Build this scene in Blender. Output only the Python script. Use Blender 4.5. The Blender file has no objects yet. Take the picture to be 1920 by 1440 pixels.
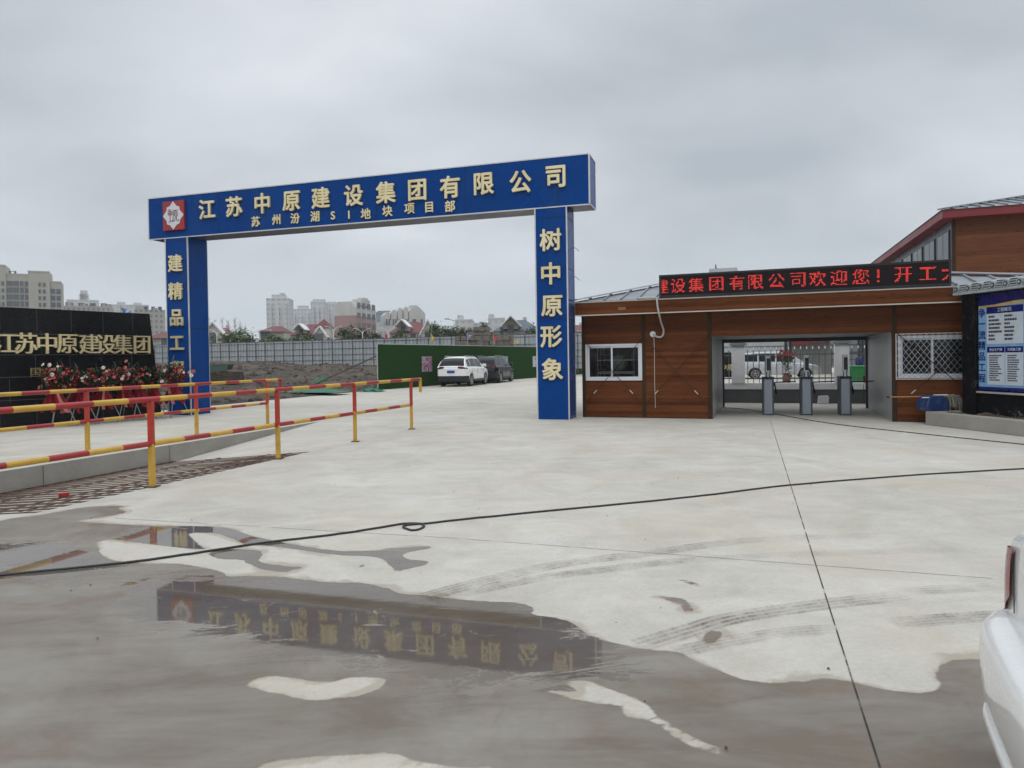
import bpy, bmesh, math, random
import numpy as np
from mathutils import Vector, Matrix
from mathutils.geometry import tessellate_polygon
R = math.radians
rnd = random.Random(7)
SC = bpy.context.scene
COL = SC.collection

# ------------------------------------------------------------------ camera
CH, CF, CP, CS, CR = 1.55, 1307.46, 0.013, 31.89, 0.0154
_F = np.array([0, math.cos(CP), -math.sin(CP)])
_R0 = np.array([1, 0, 0.0]); _U0 = np.array([0, math.sin(CP), math.cos(CP)])
_R = math.cos(CR) * _R0 - math.sin(CR) * _U0
_U = math.sin(CR) * _R0 + math.cos(CR) * _U0
cam_data = bpy.data.cameras.new('camera')
cam_data.sensor_width = 36; cam_data.lens = CF / 1920 * 36
cam_data.shift_y = -CS / 1920
cam_data.clip_end = 6000; cam_data.clip_start = 0.05
cam = bpy.data.objects.new('camera', cam_data); COL.objects.link(cam)
cam.matrix_world = Matrix(((_R[0], _U[0], -_F[0], 0), (_R[1], _U[1], -_F[1], 0), (_R[2], _U[2], -_F[2], CH), (0, 0, 0, 1)))
SC.camera = cam
SC.view_settings.view_transform = 'Standard'; SC.view_settings.look = 'None'
SC.view_settings.exposure = 0.0; SC.view_settings.gamma = 1
SC.cycles.max_bounces = 8

# ------------------------------------------------------------------ sky and sun
SUN_EL, SUN_AZ = R(58), R(200)
W = bpy.data.worlds.new('World'); SC.world = W; W.use_nodes = True
wn, wl = W.node_tree.nodes, W.node_tree.links
wn.clear()
def _n(t, **k):
    n = wn.new(t)
    for a, b in k.items(): setattr(n, a, b)
    return n
def _math(op, a, b=None, c=None, nodes=wn, links=wl):
    n = nodes.new('ShaderNodeMath'); n.operation = op
    for i, v in enumerate((a, b, c)):
        if v is None: continue
        if isinstance(v, (int, float)): n.inputs[i].default_value = v
        else: links.new(v, n.inputs[i])
    return n.outputs[0]
w_out = _n('ShaderNodeOutputWorld'); w_bg = _n('ShaderNodeBackground')
w_sky = _n('ShaderNodeTexSky'); w_sky.sky_type = 'NISHITA'; w_sky.sun_disc = False
w_sky.sun_elevation = SUN_EL; w_sky.sun_rotation = SUN_AZ
tc = _n('ShaderNodeTexCoord'); sep = _n('ShaderNodeSeparateXYZ'); wl.new(tc.outputs['Generated'], sep.inputs[0])
zc = _math('MAXIMUM', sep.outputs[2], 0.0)
den = _math('ADD', zc, 0.30)
comb = _n('ShaderNodeCombineXYZ')
wl.new(_math('DIVIDE', sep.outputs[0], den), comb.inputs[0]); wl.new(_math('DIVIDE', sep.outputs[1], den), comb.inputs[1])
def _noise(scale, detail, rough, dist, vec, off):
    mp = _n('ShaderNodeMapping'); mp.inputs['Location'].default_value = off; wl.new(vec, mp.inputs[0])
    mp.inputs['Scale'].default_value = (0.75, 1.0, 1)
    n = _n('ShaderNodeTexNoise'); n.inputs['Scale'].default_value = scale; n.inputs['Detail'].default_value = detail
    n.inputs['Roughness'].default_value = rough; n.inputs['Distortion'].default_value = dist
    wl.new(mp.outputs[0], n.inputs['Vector']); return n.outputs[0]
n1 = _noise(1.15, 3, 0.42, 0.25, comb.outputs[0], (4.3, 1.2, 0))
n2 = _noise(2.9, 4, 0.5, 0.4, comb.outputs[0], (2.1, 7.2, 0))
cl = _math('ADD', _math('MULTIPLY', n1, 0.72), _math('MULTIPLY', n2, 0.28))
ramp = _n('ShaderNodeValToRGB'); wl.new(cl, ramp.inputs[0])
ramp.color_ramp.elements[0].position = 0.34; ramp.color_ramp.elements[0].color = (0.395, 0.43, 0.47, 1)
ramp.color_ramp.elements[1].position = 0.64; ramp.color_ramp.elements[1].color = (0.66, 0.69, 0.73, 1)
# overcast: even near the horizon, brighter towards the zenith
elr = _n('ShaderNodeValToRGB'); wl.new(zc, elr.inputs[0])
elr.color_ramp.interpolation = 'EASE'
elr.color_ramp.elements[0].position = 0.0; elr.color_ramp.elements[0].color = (0, 0, 0, 1)
elr.color_ramp.elements[1].position = 0.20; elr.color_ramp.elements[1].color = (1, 1, 1, 1)
hz = _n('ShaderNodeMix', data_type='RGBA'); wl.new(elr.outputs[0], hz.inputs[0])
hz.inputs[6].default_value = (0.575, 0.625, 0.685, 1); wl.new(ramp.outputs[0], hz.inputs[7])
zen = _n('ShaderNodeMapRange'); wl.new(zc, zen.inputs[0])
zen.inputs[1].default_value = 0.46; zen.inputs[2].default_value = 0.80; zen.inputs[3].default_value = 1.0; zen.inputs[4].default_value = 2.25
zen.interpolation_type = 'SMOOTHSTEP'
mulz = _n('ShaderNodeVectorMath', operation='SCALE'); wl.new(hz.outputs[2], mulz.inputs[0]); wl.new(zen.outputs[0], mulz.inputs[3])
skys = _n('ShaderNodeVectorMath', operation='SCALE'); wl.new(w_sky.outputs[0], skys.inputs[0]); skys.inputs[3].default_value = 0.10
fin = _n('ShaderNodeMix', data_type='RGBA'); fin.inputs[0].default_value = 0.94
wl.new(skys.outputs[0], fin.inputs[6]); wl.new(mulz.outputs[0], fin.inputs[7])
wl.new(fin.outputs[2], w_bg.inputs[0]); w_bg.inputs[1].default_value = 1.23
wl.new(w_bg.outputs[0], w_out.inputs[0])
sun_d = bpy.data.lights.new('sun', 'SUN'); sun_d.energy = 0.7; sun_d.angle = R(25); sun_d.color = (1, 0.97, 0.93)
sun = bpy.data.objects.new('sun', sun_d); COL.objects.link(sun)
sun.rotation_euler = Vector((math.sin(SUN_AZ) * math.cos(SUN_EL), math.cos(SUN_AZ) * math.cos(SUN_EL), math.sin(SUN_EL))).to_track_quat('Z', 'Y').to_euler()

# ------------------------------------------------------------------ measuring helpers (pixel of the photo -> point in the world)
def ray(x, y): return _F + _R * ((x - 960) / CF) + _U * ((720 - CS - y) / CF)
def G(x, y, z=0.0):
    d = ray(x, y); t = (z - CH) / d[2]; return Vector((d[0] * t, d[1] * t, z))
def D(x, y, Y):
    d = ray(x, y); t = Y / d[1]; return Vector((d[0] * t, Y, CH + d[2] * t))
class Frame:
    """a vertical facade: origin on the ground, yaw; local x runs along it, y into it, z up"""
    def __init__(self, x, y, a): self.o = Vector((x, y, 0)); self.a = a; self.e = Vector((math.cos(a), math.sin(a), 0)); self.n = Vector((-math.sin(a), math.cos(a), 0))
    def hit(self, px, py, depth=0.0):
        d = ray(px, py); d = Vector(d); o = Vector((0, 0, CH)); p0 = self.o + self.n * depth
        t = (p0 - o).dot(self.n) / d.dot(self.n); p = o + d * t
        return (p - self.o).dot(self.e), p.z
    def loc(self, p): q = Vector(p) - self.o; return Vector((q.dot(self.e), q.dot(self.n), q.z))
    def wld(self, s, t, z=0): return self.o + self.e * s + self.n * t + Vector((0, 0, z))

# ------------------------------------------------------------------ object helpers
def put(o, parent=None):
    COL.objects.link(o)
    if parent is not None: o.parent = parent
    return o
def tag(o, label=None, cat=None, group=None, kind=None):
    for k, v in (('label', label), ('category', cat), ('group', group), ('kind', kind)):
        if v: o[k] = v
    return o
def thing(name, label, cat, loc=(0, 0, 0), rz=0.0, group=None):
    o = bpy.data.objects.new(name, None); o.empty_display_size = 0.2
    put(o); o.location = loc; o.rotation_euler = (0, 0, rz)
    return tag(o, label, cat, group)
def copy_tree(o, parent=None):
    c = o.copy(); COL.objects.link(c)
    if parent is not None: c.parent = parent
    for ch in [k for k in o.children]: copy_tree(ch, c)
    return c

class MB:
    def __init__(s): s.v = []; s.f = []; s.m = []
    def add(s, vs, fs, m=0):
        b = len(s.v); s.v += [tuple(v) for v in vs]; s.f += [tuple(b + i for i in f) for f in fs]; s.m += [m] * len(fs); return s
    def box(s, x0, x1, y0, y1, z0, z1, m=0):
        return s.add([(x0, y0, z0), (x1, y0, z0), (x1, y1, z0), (x0, y1, z0), (x0, y0, z1), (x1, y0, z1), (x1, y1, z1), (x0, y1, z1)],
                     [(0, 3, 2, 1), (4, 5, 6, 7), (0, 1, 5, 4), (1, 2, 6, 5), (2, 3, 7, 6), (3, 0, 4, 7)], m)
    def bar(s, a, b, w, h, m=0, up=(0, 0, 1)):
        a, b = Vector(a), Vector(b); d = (b - a).normalized(); u = Vector(up)
        if abs(d.dot(u)) > 0.98: u = Vector((0, 1, 0))
        x = d.cross(u).normalized() * w / 2; y = x.cross(d).normalized() * h / 2
        vs = [a - x - y, a + x - y, a + x + y, a - x + y, b - x - y, b + x - y, b + x + y, b - x + y]
        return s.add(vs, [(3, 2, 1, 0), (4, 5, 6, 7), (0, 1, 5, 4), (1, 2, 6, 5), (2, 3, 7, 6), (3, 0, 4, 7)], m)
    def tube(s, pts, r, n=8, m=0, cap=True):
        pts = [Vector(p) for p in pts]; rs = r if isinstance(r, (list, tuple)) else [r] * len(pts)
        vs = []; prev = None
        for i, p in enumerate(pts):
            d = (pts[min(i + 1, len(pts) - 1)] - pts[max(i - 1, 0)]).normalized()
            if prev is None:
                u = Vector((0, 0, 1)) if abs(d.z) < 0.9 else Vector((1, 0, 0))
            else: u = prev
            x = d.cross(u)
            if x.length < 1e-6: x = d.cross(Vector((1, 0.3, 0)))
            x.normalize(); y = x.cross(d).normalized(); prev = y
            for k in range(n):
                a = 2 * math.pi * k / n; vs.append(p + (x * math.cos(a) + y * math.sin(a)) * rs[i])
        fs = []
        for i in range(len(pts) - 1):
            for k in range(n):
                a = i * n + k; b = i * n + (k + 1) % n; fs.append((a, b, b + n, a + n))
        if cap: fs += [tuple(range(n - 1, -1, -1)), tuple(range((len(pts) - 1) * n, len(pts) * n))]
        return s.add(vs, fs, m)
    def lathe(s, prof, c=(0, 0, 0), n=16, m=0, axis='z'):
        vs = []
        for r, z in prof:
            for k in range(n):
                a = 2 * math.pi * k / n; x, y = r * math.cos(a), r * math.sin(a)
                p = {'z': (x, y, z), 'y': (x, z, -y), 'x': (z, x, y)}[axis]
                vs.append((c[0] + p[0], c[1] + p[1], c[2] + p[2]))
        fs = []
        for i in range(len(prof) - 1):
            for k in range(n):
                a = i * n + k; b = i * n + (k + 1) % n; fs.append((a, b, b + n, a + n))
        fs += [tuple(range(n - 1, -1, -1)), tuple(range((len(prof) - 1) * n, len(prof) * n))]
        return s.add(vs, fs, m)
    def prism(s, poly, d0, d1, plane='xz', m=0):
        """extrude an outline; plane xz: depth along y; xy: depth along z"""
        n = len(poly)
        P = (lambda a, b, d: (a, d, b)) if plane == 'xz' else (lambda a, b, d: (a, b, d)) if plane == 'xy' else (lambda a, b, d: (d, a, b))
        vs = [P(a, b, d0) for a, b in poly] + [P(a, b, d1) for a, b in poly]
        tri = tessellate_polygon([[Vector((a, b, 0)) for a, b in poly]])
        fs = [t for t in tri] + [tuple(i + n for i in reversed(t)) for t in tri]
        fs += [(i, (i + 1) % n, n + (i + 1) % n, n + i) for i in range(n)]
        return s.add(vs, fs, m)
    def xf(s, M):
        s.v = [tuple(M @ Vector(v)) for v in s.v]; return s
    def mesh(s, name, mats, smooth=False, recalc=True):
        me = bpy.data.meshes.new(name); me.from_pydata(s.v, [], s.f)
        for m in (mats if isinstance(mats, (list, tuple)) else [mats]): me.materials.append(m)
        if len(set(s.m)) > 1: me.polygons.foreach_set('material_index', s.m)
        if recalc:
            bm = bmesh.new(); bm.from_mesh(me); bmesh.ops.recalc_face_normals(bm, faces=bm.faces); bm.to_mesh(me); bm.free()
        if smooth:
            me.polygons.foreach_set('use_smooth', [True] * len(me.polygons))
            me.set_sharp_from_angle(angle=R(38 if smooth is True else smooth))
        me.update(); return me
    def build(s, name, mats, parent=None, smooth=False, bevel=0, recalc=True):
        o = put(bpy.data.objects.new(name, s.mesh(name, mats, smooth, recalc)), parent)
        if bevel:
            b = o.modifiers.new('bevel', 'BEVEL'); b.width = bevel; b.segments = 2; b.limit_method = 'ANGLE'; b.angle_limit = R(40)
        return o

_tcache = {}
def glyphs(text, bold=0.0, extrude=0.0):
    key = (text, bold, extrude)
    if key not in _tcache:
        c = bpy.data.curves.new('lettering', 'FONT'); c.body = text; c.size = 1; c.offset = bold; c.extrude = extrude; c.resolution_u = 3
        o = bpy.data.objects.new('lettering', c); COL.objects.link(o)
        me = bpy.data.meshes.new_from_object(o.evaluated_get(bpy.context.evaluated_depsgraph_get()))
        vs = [v.co.copy() for v in me.vertices]; fs = [tuple(p.vertices) for p in me.polygons]
        bpy.data.objects.remove(o); bpy.data.curves.remove(c); bpy.data.meshes.remove(me)
        xs = [v.x for v in vs]; ys = [v.y for v in vs]
        ctr = ((min(xs) + max(xs)) / 2, (min(ys) + max(ys)) / 2)
        _tcache[key] = (vs, fs, ctr, max(xs) - min(xs), max(ys) - min(ys))
    return _tcache[key]
def letter(mb, ch, cx, cz, size, y0, bold=0.0, depth=0.02, sx=1.0, m=0, bz=None):
    """one run of writing centred on (cx, cz) of a facade, its back at local y = y0, sticking out by depth; strokes thickened by shifted copies"""
    vs, fs, ctr, w, h = glyphs(ch, 0.0, 0.5)
    bz = bold if bz is None else bz
    sh = [(0, 0)] if bold == 0 else [(0, 0), (bold, 0), (-bold, 0), (bold / 2, 0), (-bold / 2, 0)] + ([] if bz == 0 else [(0, bz), (0, -bz), (bold * .7, bz * .7), (-bold * .7, -bz * .7), (bold * .7, -bz * .7), (-bold * .7, bz * .7)])
    for k, (dx, dz) in enumerate(sh):
        dd = depth + k * min(0.0006, depth * 0.04)
        mb.add([((v.x - ctr[0] + dx) * size * sx + cx, y0 - (v.z + 0.5) * dd, (v.y - ctr[1] + dz) * size + cz) for v in vs], fs, m)

# ------------------------------------------------------------------ materials
class NT:
    def __init__(s, m): s.t = m.node_tree; s.n = s.t.nodes; s.l = s.t.links; s.b = s.n['Principled BSDF']
    def node(s, t, **k):
        n = s.n.new(t)
        for a, b in k.items(): setattr(n, a, b)
        return n
    def coord(s, scale=(1, 1, 1), which='Object', rot=(0, 0, 0), loc=(0, 0, 0)):
        t = s.node('ShaderNodeTexCoord'); m = s.node('ShaderNodeMapping')
        m.inputs['Scale'].default_value = scale; m.inputs['Rotation'].default_value = rot; m.inputs['Location'].default_value = loc
        s.l.new(t.outputs[which], m.inputs[0]); return m.outputs[0]
    def noise(s, vec, scale, detail=4, rough=0.55, dist=0.0):
        n = s.node('ShaderNodeTexNoise'); n.inputs['Scale'].default_value = scale; n.inputs['Detail'].default_value = detail
        n.inputs['Roughness'].default_value = rough; n.inputs['Distortion'].default_value = dist
        s.l.new(vec, n.inputs['Vector']); return n.outputs[0]
    def mapr(s, v, a, b, c=0.0, d=1.0, smooth=False):
        n = s.node('ShaderNodeMapRange'); n.interpolation_type = 'SMOOTHSTEP' if smooth else 'LINEAR'
        for i, x in zip((1, 2, 3, 4), (a, b, c, d)): n.inputs[i].default_value = x
        s.l.new(v, n.inputs[0]); return n.outputs[0]
    def mix(s, f, a, b):
        n = s.node('ShaderNodeMix', data_type='RGBA')
        for i, v in ((0, f), (6, a), (7, b)):
            if isinstance(v, (int, float)): n.inputs[i].default_value = v
            elif isinstance(v, tuple): n.inputs[i].default_value = (*v[:3], 1)
            else: s.l.new(v, n.inputs[i])
        return n.outputs[2]
    def math(s, op, a, b=None, c=None): return _math(op, a, b, c, s.n, s.l)
    def bump(s, h, strength, dist=0.01):
        n = s.node('ShaderNodeBump'); n.inputs['Strength'].default_value = strength; n.inputs['Distance'].default_value = dist
        s.l.new(h, n.inputs['Height']); s.l.new(n.outputs[0], s.b.inputs['Normal'])
    def set(s, key, v):
        if isinstance(v, (int, float)): s.b.inputs[key].default_value = v
        elif isinstance(v, tuple): s.b.inputs[key].default_value = (*v[:3], 1)
        else: s.l.new(v, s.b.inputs[key])
def newmat(name):
    m = bpy.data.materials.new(name); m.use_nodes = True; return m, NT(m)
def mat(name, col, rough=0.6, metal=0.0, var=0.12, scale=3.0, rvar=0.1, bump=0.0, bscale=40.0, coat=0.0, stretch=(1, 1, 1), dirt=None, dirt_amt=0.0, spec=None, tint=None):
    m, t = newmat(name)
    c = t.coord(stretch)
    n = t.noise(c, scale, 5, 0.6)
    lo = tuple(max(0, x * (1 - var)) for x in col); hi = tuple(x * (1 + var) for x in (tint or col))
    f = t.mapr(n, 0.3, 0.7)
    k = t.mix(f, lo, hi)
    if dirt:
        d = t.mapr(t.noise(t.coord((1, 1, 0.35)), scale * 0.7, 6, 0.7, 0.4), 0.5, 0.75, 0, dirt_amt)
        k = t.mix(d, k, dirt)
    t.set('Base Color', k); t.set('Metallic', metal)
    t.set('Roughness', t.mapr(n, 0.3, 0.7, max(0.02, rough - rvar), min(1, rough + rvar)))
    if coat: t.set('Coat Weight', coat); t.b.inputs['Coat Roughness'].default_value = 0.06
    if spec is not None: t.set('Specular IOR Level', spec)
    if bump: t.bump(t.noise(t.coord(), bscale, 4, 0.6), bump)
    return m
M = {}
M['blue_panel'] = mat('blue_panel', (0.0012, 0.046, 0.215), 0.28, var=0.10, scale=0.5, rvar=0.06, spec=0.10, bump=0.04, bscale=0.9, dirt=(0.045, 0.075, 0.15), dirt_amt=0.30)
M['blue_soffit'] = mat('blue_soffit', (0.075, 0.075, 0.10), 0.4, var=0.15, scale=0.8)
M['alu_trim'] = mat('alu_trim', (0.62, 0.62, 0.62), 0.4, 0.6, var=0.1)
M['seam'] = mat('seam', (0.003, 0.008, 0.03), 0.8)
def gold():
    m, t = newmat('gold_letter'); t.set('Base Color', t.mix(t.mapr(t.noise(t.coord(), 2.0), 0.35, 0.65), (0.74, 0.62, 0.34), (0.86, 0.75, 0.47)))
    t.set('Metallic', 0.35); t.set('Roughness', 0.34); return m
M['gold'] = gold()
M['gold_bright'] = mat('gold_bright', (0.82, 0.68, 0.38), 0.22, 0.5, var=0.12, scale=1.2)
M['gold_mirror'] = mat('gold_mirror', (0.80, 0.66, 0.34), 0.16, 0.85, var=0.1, rvar=0.06)
M['red_plate'] = mat('red_plate', (0.33, 0.028, 0.028), 0.4)
M['white_plate'] = mat('white_plate', (0.66, 0.66, 0.68), 0.5, var=0.04)
M['maroon'] = mat('maroon', (0.14, 0.012, 0.02), 0.5)
M['white_paint'] = mat('white_paint', (0.74, 0.74, 0.75), 0.6, var=0.05, dirt=(0.42, 0.40, 0.37), dirt_amt=0.3)
M['grey_paint'] = mat('grey_paint', (0.085, 0.092, 0.092), 0.65, var=0.12, dirt=(0.2, 0.19, 0.17), dirt_amt=0.25)
M['grey_cap'] = mat('grey_cap', (0.22, 0.24, 0.25), 0.6)
M['pvc_white'] = mat('pvc_white', (0.60, 0.62, 0.65), 0.35, var=0.05, dirt=(0.35, 0.33, 0.3), dirt_amt=0.25)
M['steel'] = mat('steel', (0.42, 0.44, 0.46), 0.35, 0.85, var=0.1)
M['steel_brushed'] = mat('steel_brushed', (0.30, 0.34, 0.39), 0.42, 0.5, var=0.1, stretch=(8, 8, 0.6))
M['dark_metal'] = mat('dark_metal', (0.035, 0.038, 0.042), 0.45, 0.4)
M['black_plastic'] = mat('black_plastic', (0.012, 0.012, 0.013), 0.4)
M['rubber'] = mat('rubber', (0.016, 0.016, 0.017), 0.8, bump=0.2)
M['roof_metal'] = mat('roof_metal', (0.24, 0.26, 0.28), 0.42, 0.5, var=0.18, scale=1.2, dirt=(0.12, 0.12, 0.12), dirt_amt=0.4)
M['roof_edge'] = mat('roof_edge', (0.55, 0.57, 0.58), 0.4, 0.5)
M['rust'] = mat('rust', (0.080, 0.040, 0.022), 0.85, var=0.45, scale=9, bump=0.3)
M['black_rubber_hose'] = mat('black_rubber_hose', (0.02, 0.02, 0.02), 0.5)
M['green_leaf'] = mat('green_leaf', (0.055, 0.105, 0.028), 0.55, var=0.5, scale=6)
M['dark_leaf'] = mat('dark_leaf', (0.022, 0.05, 0.018), 0.5, var=0.5, scale=8)
M['bark'] = mat('bark', (0.11, 0.085, 0.065), 0.9, var=0.3, bump=0.4)
M['bare_twig'] = mat('bare_twig', (0.24, 0.20, 0.16), 0.9)
M['ribbon_red'] = mat('ribbon_red', (0.20, 0.008, 0.016), 0.5, spec=0.2, var=0.25, scale=9)
M['petal_red'] = mat('petal_red', (0.12, 0.004, 0.008), 0.6, spec=0.1, var=0.35, scale=14)
M['petal_pink'] = mat('petal_pink', (0.48, 0.15, 0.14), 0.6, spec=0.1, var=0.2, scale=14)
M['petal_white'] = mat('petal_white', (0.72, 0.62, 0.55), 0.5, var=0.12, scale=14)
M['lamp_white'] = mat('lamp_white', (0.7, 0.7, 0.7), 0.5)
M['villa_wall'] = mat('villa_wall', (0.50, 0.46, 0.40), 0.8, var=0.12, dirt=(0.3, 0.27, 0.23), dirt_amt=0.4)
M['villa_roof'] = mat('villa_roof', (0.135, 0.034, 0.036), 0.7, var=0.22, scale=0.7, stretch=(1, 1, 4))
M['villa_roof_blue'] = mat('villa_roof_blue', (0.085, 0.11, 0.135), 0.7, var=0.2, scale=0.7)
M['far_window'] = mat('far_window', (0.10, 0.11, 0.12), 0.4, var=0.2)
M['green_tarp'] = mat('green_tarp', (0.025, 0.135, 0.075), 0.7, var=0.3, scale=3)
M['brown_post'] = mat('brown_post', (0.042, 0.024, 0.012), 0.6, var=0.15, spec=0.15)
M['brown_trim_cream'] = mat('brown_trim_cream', (0.50, 0.45, 0.40), 0.5)

def wood_cladding(name, c1, c2, plank=0.105, gloss=0.36):
    """printed wood-look sandwich panel: plank bands, streaks, small knots"""
    m, t = newmat(name)
    co = t.coord()
    sp = t.node('ShaderNodeSeparateXYZ'); t.l.new(co, sp.inputs[0])
    zi = t.math('DIVIDE', sp.outputs[2], plank); fl = t.math('FLOOR', zi); fr = t.math('FRACT', zi)
    wh = t.node('ShaderNodeTexWhiteNoise', noise_dimensions='1D'); t.l.new(fl, wh.inputs['W'])
    st = t.noise(t.coord((0.9, 0.9, 14)), 2.6, 6, 0.62, 0.6)
    big = t.noise(t.coord((0.4, 0.4, 2.2)), 1.5, 4, 0.6)
    f = t.math('ADD', t.math('MULTIPLY', wh.outputs[0], 0.30), t.math('ADD', t.math('MULTIPLY', st, 0.5), t.math('MULTIPLY', big, 0.45)))
    k = t.mix(t.mapr(f, 0.40, 0.84), c1, c2)
    vo = t.node('ShaderNodeTexVoronoi'); vo.inputs['Scale'].default_value = 1.0; vo.inputs['Randomness'].default_value = 0.85
    t.l.new(t.coord((3.0, 3.0, 1 / plank)), vo.inputs['Vector'])
    kn = t.mapr(vo.outputs['Distance'], 0.06, 0.20, 0.75, 0.0)
    k = t.mix(kn, k, tuple(x * 0.3 for x in c1))
    edge = t.mapr(t.math('ABSOLUTE', t.math('SUBTRACT', fr, 0.5)), 0.44, 0.5, 0, 0.45)
    k = t.mix(edge, k, tuple(x * 0.45 for x in c1))
    t.set('Base Color', k); t.set('Roughness', t.mapr(st, 0.3, 0.7, gloss - 0.05, gloss + 0.15)); t.set('Specular IOR Level', 0.09)
    t.bump(t.math('SUBTRACT', 1.0, edge), 0.25, 0.004)
    return m
M['wood'] = wood_cladding('wood_cladding', (0.064, 0.0190, 0.0063), (0.158, 0.054, 0.0190), 0.082)
M['wood_office'] = wood_cladding('wood_cladding_office', (0.095, 0.033, 0.014), (0.185, 0.072, 0.033), 0.16)

def ribbed(name, col, period, axis=0, depth=0.4, rough=0.45, metal=0.4, var=0.15):
    m, t = newmat(name); co = t.coord(); sp = t.node('ShaderNodeSeparateXYZ'); t.l.new(co, sp.inputs[0])
    fr = t.math('FRACT', t.math('DIVIDE', sp.outputs[axis], period))
    line = t.mapr(t.math('ABSOLUTE', t.math('SUBTRACT', fr, 0.5)), 0.455, 0.49, 0, 1)
    n = t.noise(t.coord((1, 1, 0.3)), 1.6, 6, 0.65, 0.3)
    k = t.mix(t.mapr(n, 0.3, 0.7), tuple(x * (1 - var) for x in col), tuple(x * (1 + var) for x in col))
    t.set('Base Color', t.mix(t.math('MULTIPLY', line, depth), k, tuple(x * 0.25 for x in col)))
    t.set('Metallic', metal); t.set('Roughness', t.mapr(n, 0.3, 0.7, rough - 0.08, rough + 0.1)); t.set('Specular IOR Level', 0.3)
    t.bump(t.math('SUBTRACT', 1.0, line), 0.5, 0.01); return m
M['passage_panel'] = ribbed('passage_panel', (0.44, 0.45, 0.45), 0.34, 1, 0.6, 0.34, 0.2)
M['passage_ceiling'] = mat('passage_ceiling', (0.14, 0.15, 0.16), 0.5)
M['hoarding'] = ribbed('hoarding_sheet', (0.40, 0.43, 0.44), 0.62, 0, 0.30, 0.5, 0.1)
M['office_dark'] = ribbed('office_dark', (0.045, 0.055, 0.075), 1.9, 1, 0.6, 0.3, 0.2)

def marble(name, base, vein, amt=1.0, rough=0.12):
    m, t = newmat(name); co = t.coord()
    v = t.math('ABSOLUTE', t.math('SUBTRACT', t.noise(co, 1.7, 7, 0.62, 1.4), 0.5))
    veins = t.mapr(v, 0.0, 0.012, amt, 0.0)
    patch = t.mapr(t.noise(co, 1.1, 4), 0.5, 0.65)
    sp = t.mapr(t.noise(t.coord(), 9.0, 5, 0.7), 0.55, 0.74, 0, 0.9)
    k = t.mix(t.math('MULTIPLY', veins, patch), base, vein)
    k = t.mix(sp, k, tuple(x * 2.2 + 0.012 for x in base))
    t.set('Base Color', k); t.set('Roughness', rough); t.set('Specular IOR Level', 0.13); return m
M['marble'] = marble('black_marble', (0.007, 0.007, 0.008), (0.34, 0.33, 0.31), 0.8)
M['granite'] = marble('black_granite', (0.009, 0.009, 0.010), (0.14, 0.14, 0.14), 0.25, 0.13)
M['grout'] = mat('grout', (0.10, 0.10, 0.10), 0.8)

def glass(name, col=(0.02, 0.025, 0.03), rough=0.04):
    m, t = newmat(name); t.set('Base Color', col); t.set('Roughness', rough); t.set('Specular IOR Level', 0.6); return m
M['car_glass'] = glass('car_glass', (0.006, 0.007, 0.008)); M['car_glass'].node_tree.nodes['Principled BSDF'].inputs['Specular IOR Level'].default_value = 0.3
def clear_glass():
    m, t = newmat('window_glass'); t.set('Base Color', (0.30, 0.34, 0.34)); t.set('Roughness', 0.02); t.set('Transmission Weight', 1.0)
    t.b.inputs['IOR'].default_value = 1.45; t.b.inputs['Alpha'].default_value = 0.35; return m
M['glass'] = clear_glass()
def emission(name, col, s):
    m, t = newmat(name); t.set('Base Color', (0.01, 0.01, 0.01)); t.set('Emission Color', col); t.set('Emission Strength', s); return m
M['led'] = emission('red_led', (1.0, 0.045, 0.035), 1.15)
M['led_dim'] = emission('red_led_dim', (1.0, 0.04, 0.03), 0.45)
def led_face():
    m, t = newmat('led_face'); sp = t.node('ShaderNodeSeparateXYZ'); t.l.new(t.coord(), sp.inputs[0])
    fx = t.math('FRACT', t.math('DIVIDE', sp.outputs[0], 0.038)); fz = t.math('FRACT', t.math('DIVIDE', sp.outputs[2], 0.038))
    d = t.math('MULTIPLY', t.mapr(t.math('ABSOLUTE', t.math('SUBTRACT', fx, 0.5)), 0.25, 0.35, 1, 0), t.mapr(t.math('ABSOLUTE', t.math('SUBTRACT', fz, 0.5)), 0.25, 0.35, 1, 0))
    t.set('Base Color', t.mix(d, (0.004, 0.003, 0.004), (0.020, 0.010, 0.011))); t.set('Roughness', 0.6); t.set('Specular IOR Level', 0.2); return m
M['led_face'] = led_face()
def paint(name, col, metal=0.0, rough=0.25, dirt=0.25):
    m, t = newmat(name); n = t.noise(t.coord((1, 1, 1.6)), 2.2, 5, 0.65)
    sp = t.node('ShaderNodeSeparateXYZ'); t.l.new(t.coord(), sp.inputs[0])
    low = t.math('MULTIPLY', t.mapr(sp.outputs[2], 0.25, 0.75, 1.0, 0.12), t.mapr(n, 0.42, 0.72, 0, 1))
    t.set('Base Color', t.mix(t.math('MULTIPLY', low, dirt), col, (0.20, 0.18, 0.155))); t.set('Metallic', metal)
    t.set('Roughness', t.mapr(n, 0.3, 0.7, rough - 0.05, rough + 0.08)); t.set('Coat Weight', 0.7); t.b.inputs['Coat Roughness'].default_value = 0.05
    return m
M['car_white'] = paint('car_white', (0.80, 0.80, 0.78), dirt=0.22)
M['car_dark'] = paint('car_dark', (0.004, 0.005, 0.012), 0.1); M['car_dark'].node_tree.nodes['Principled BSDF'].inputs['Coat Weight'].default_value = 0.25
M['car_silver'] = paint('car_silver', (0.50, 0.52, 0.54), 0.35)
M['tail_red'] = mat('tail_red', (0.11, 0.006, 0.008), 0.12, var=0.15, scale=20, coat=0.6)
M['plate_blue'] = mat('plate_blue', (0.02, 0.07, 0.34), 0.4)
M['chrome'] = mat('chrome', (0.6, 0.6, 0.6), 0.12, 1.0)
M['alloy'] = mat('alloy', (0.42, 0.43, 0.44), 0.3, 0.7)

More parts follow.
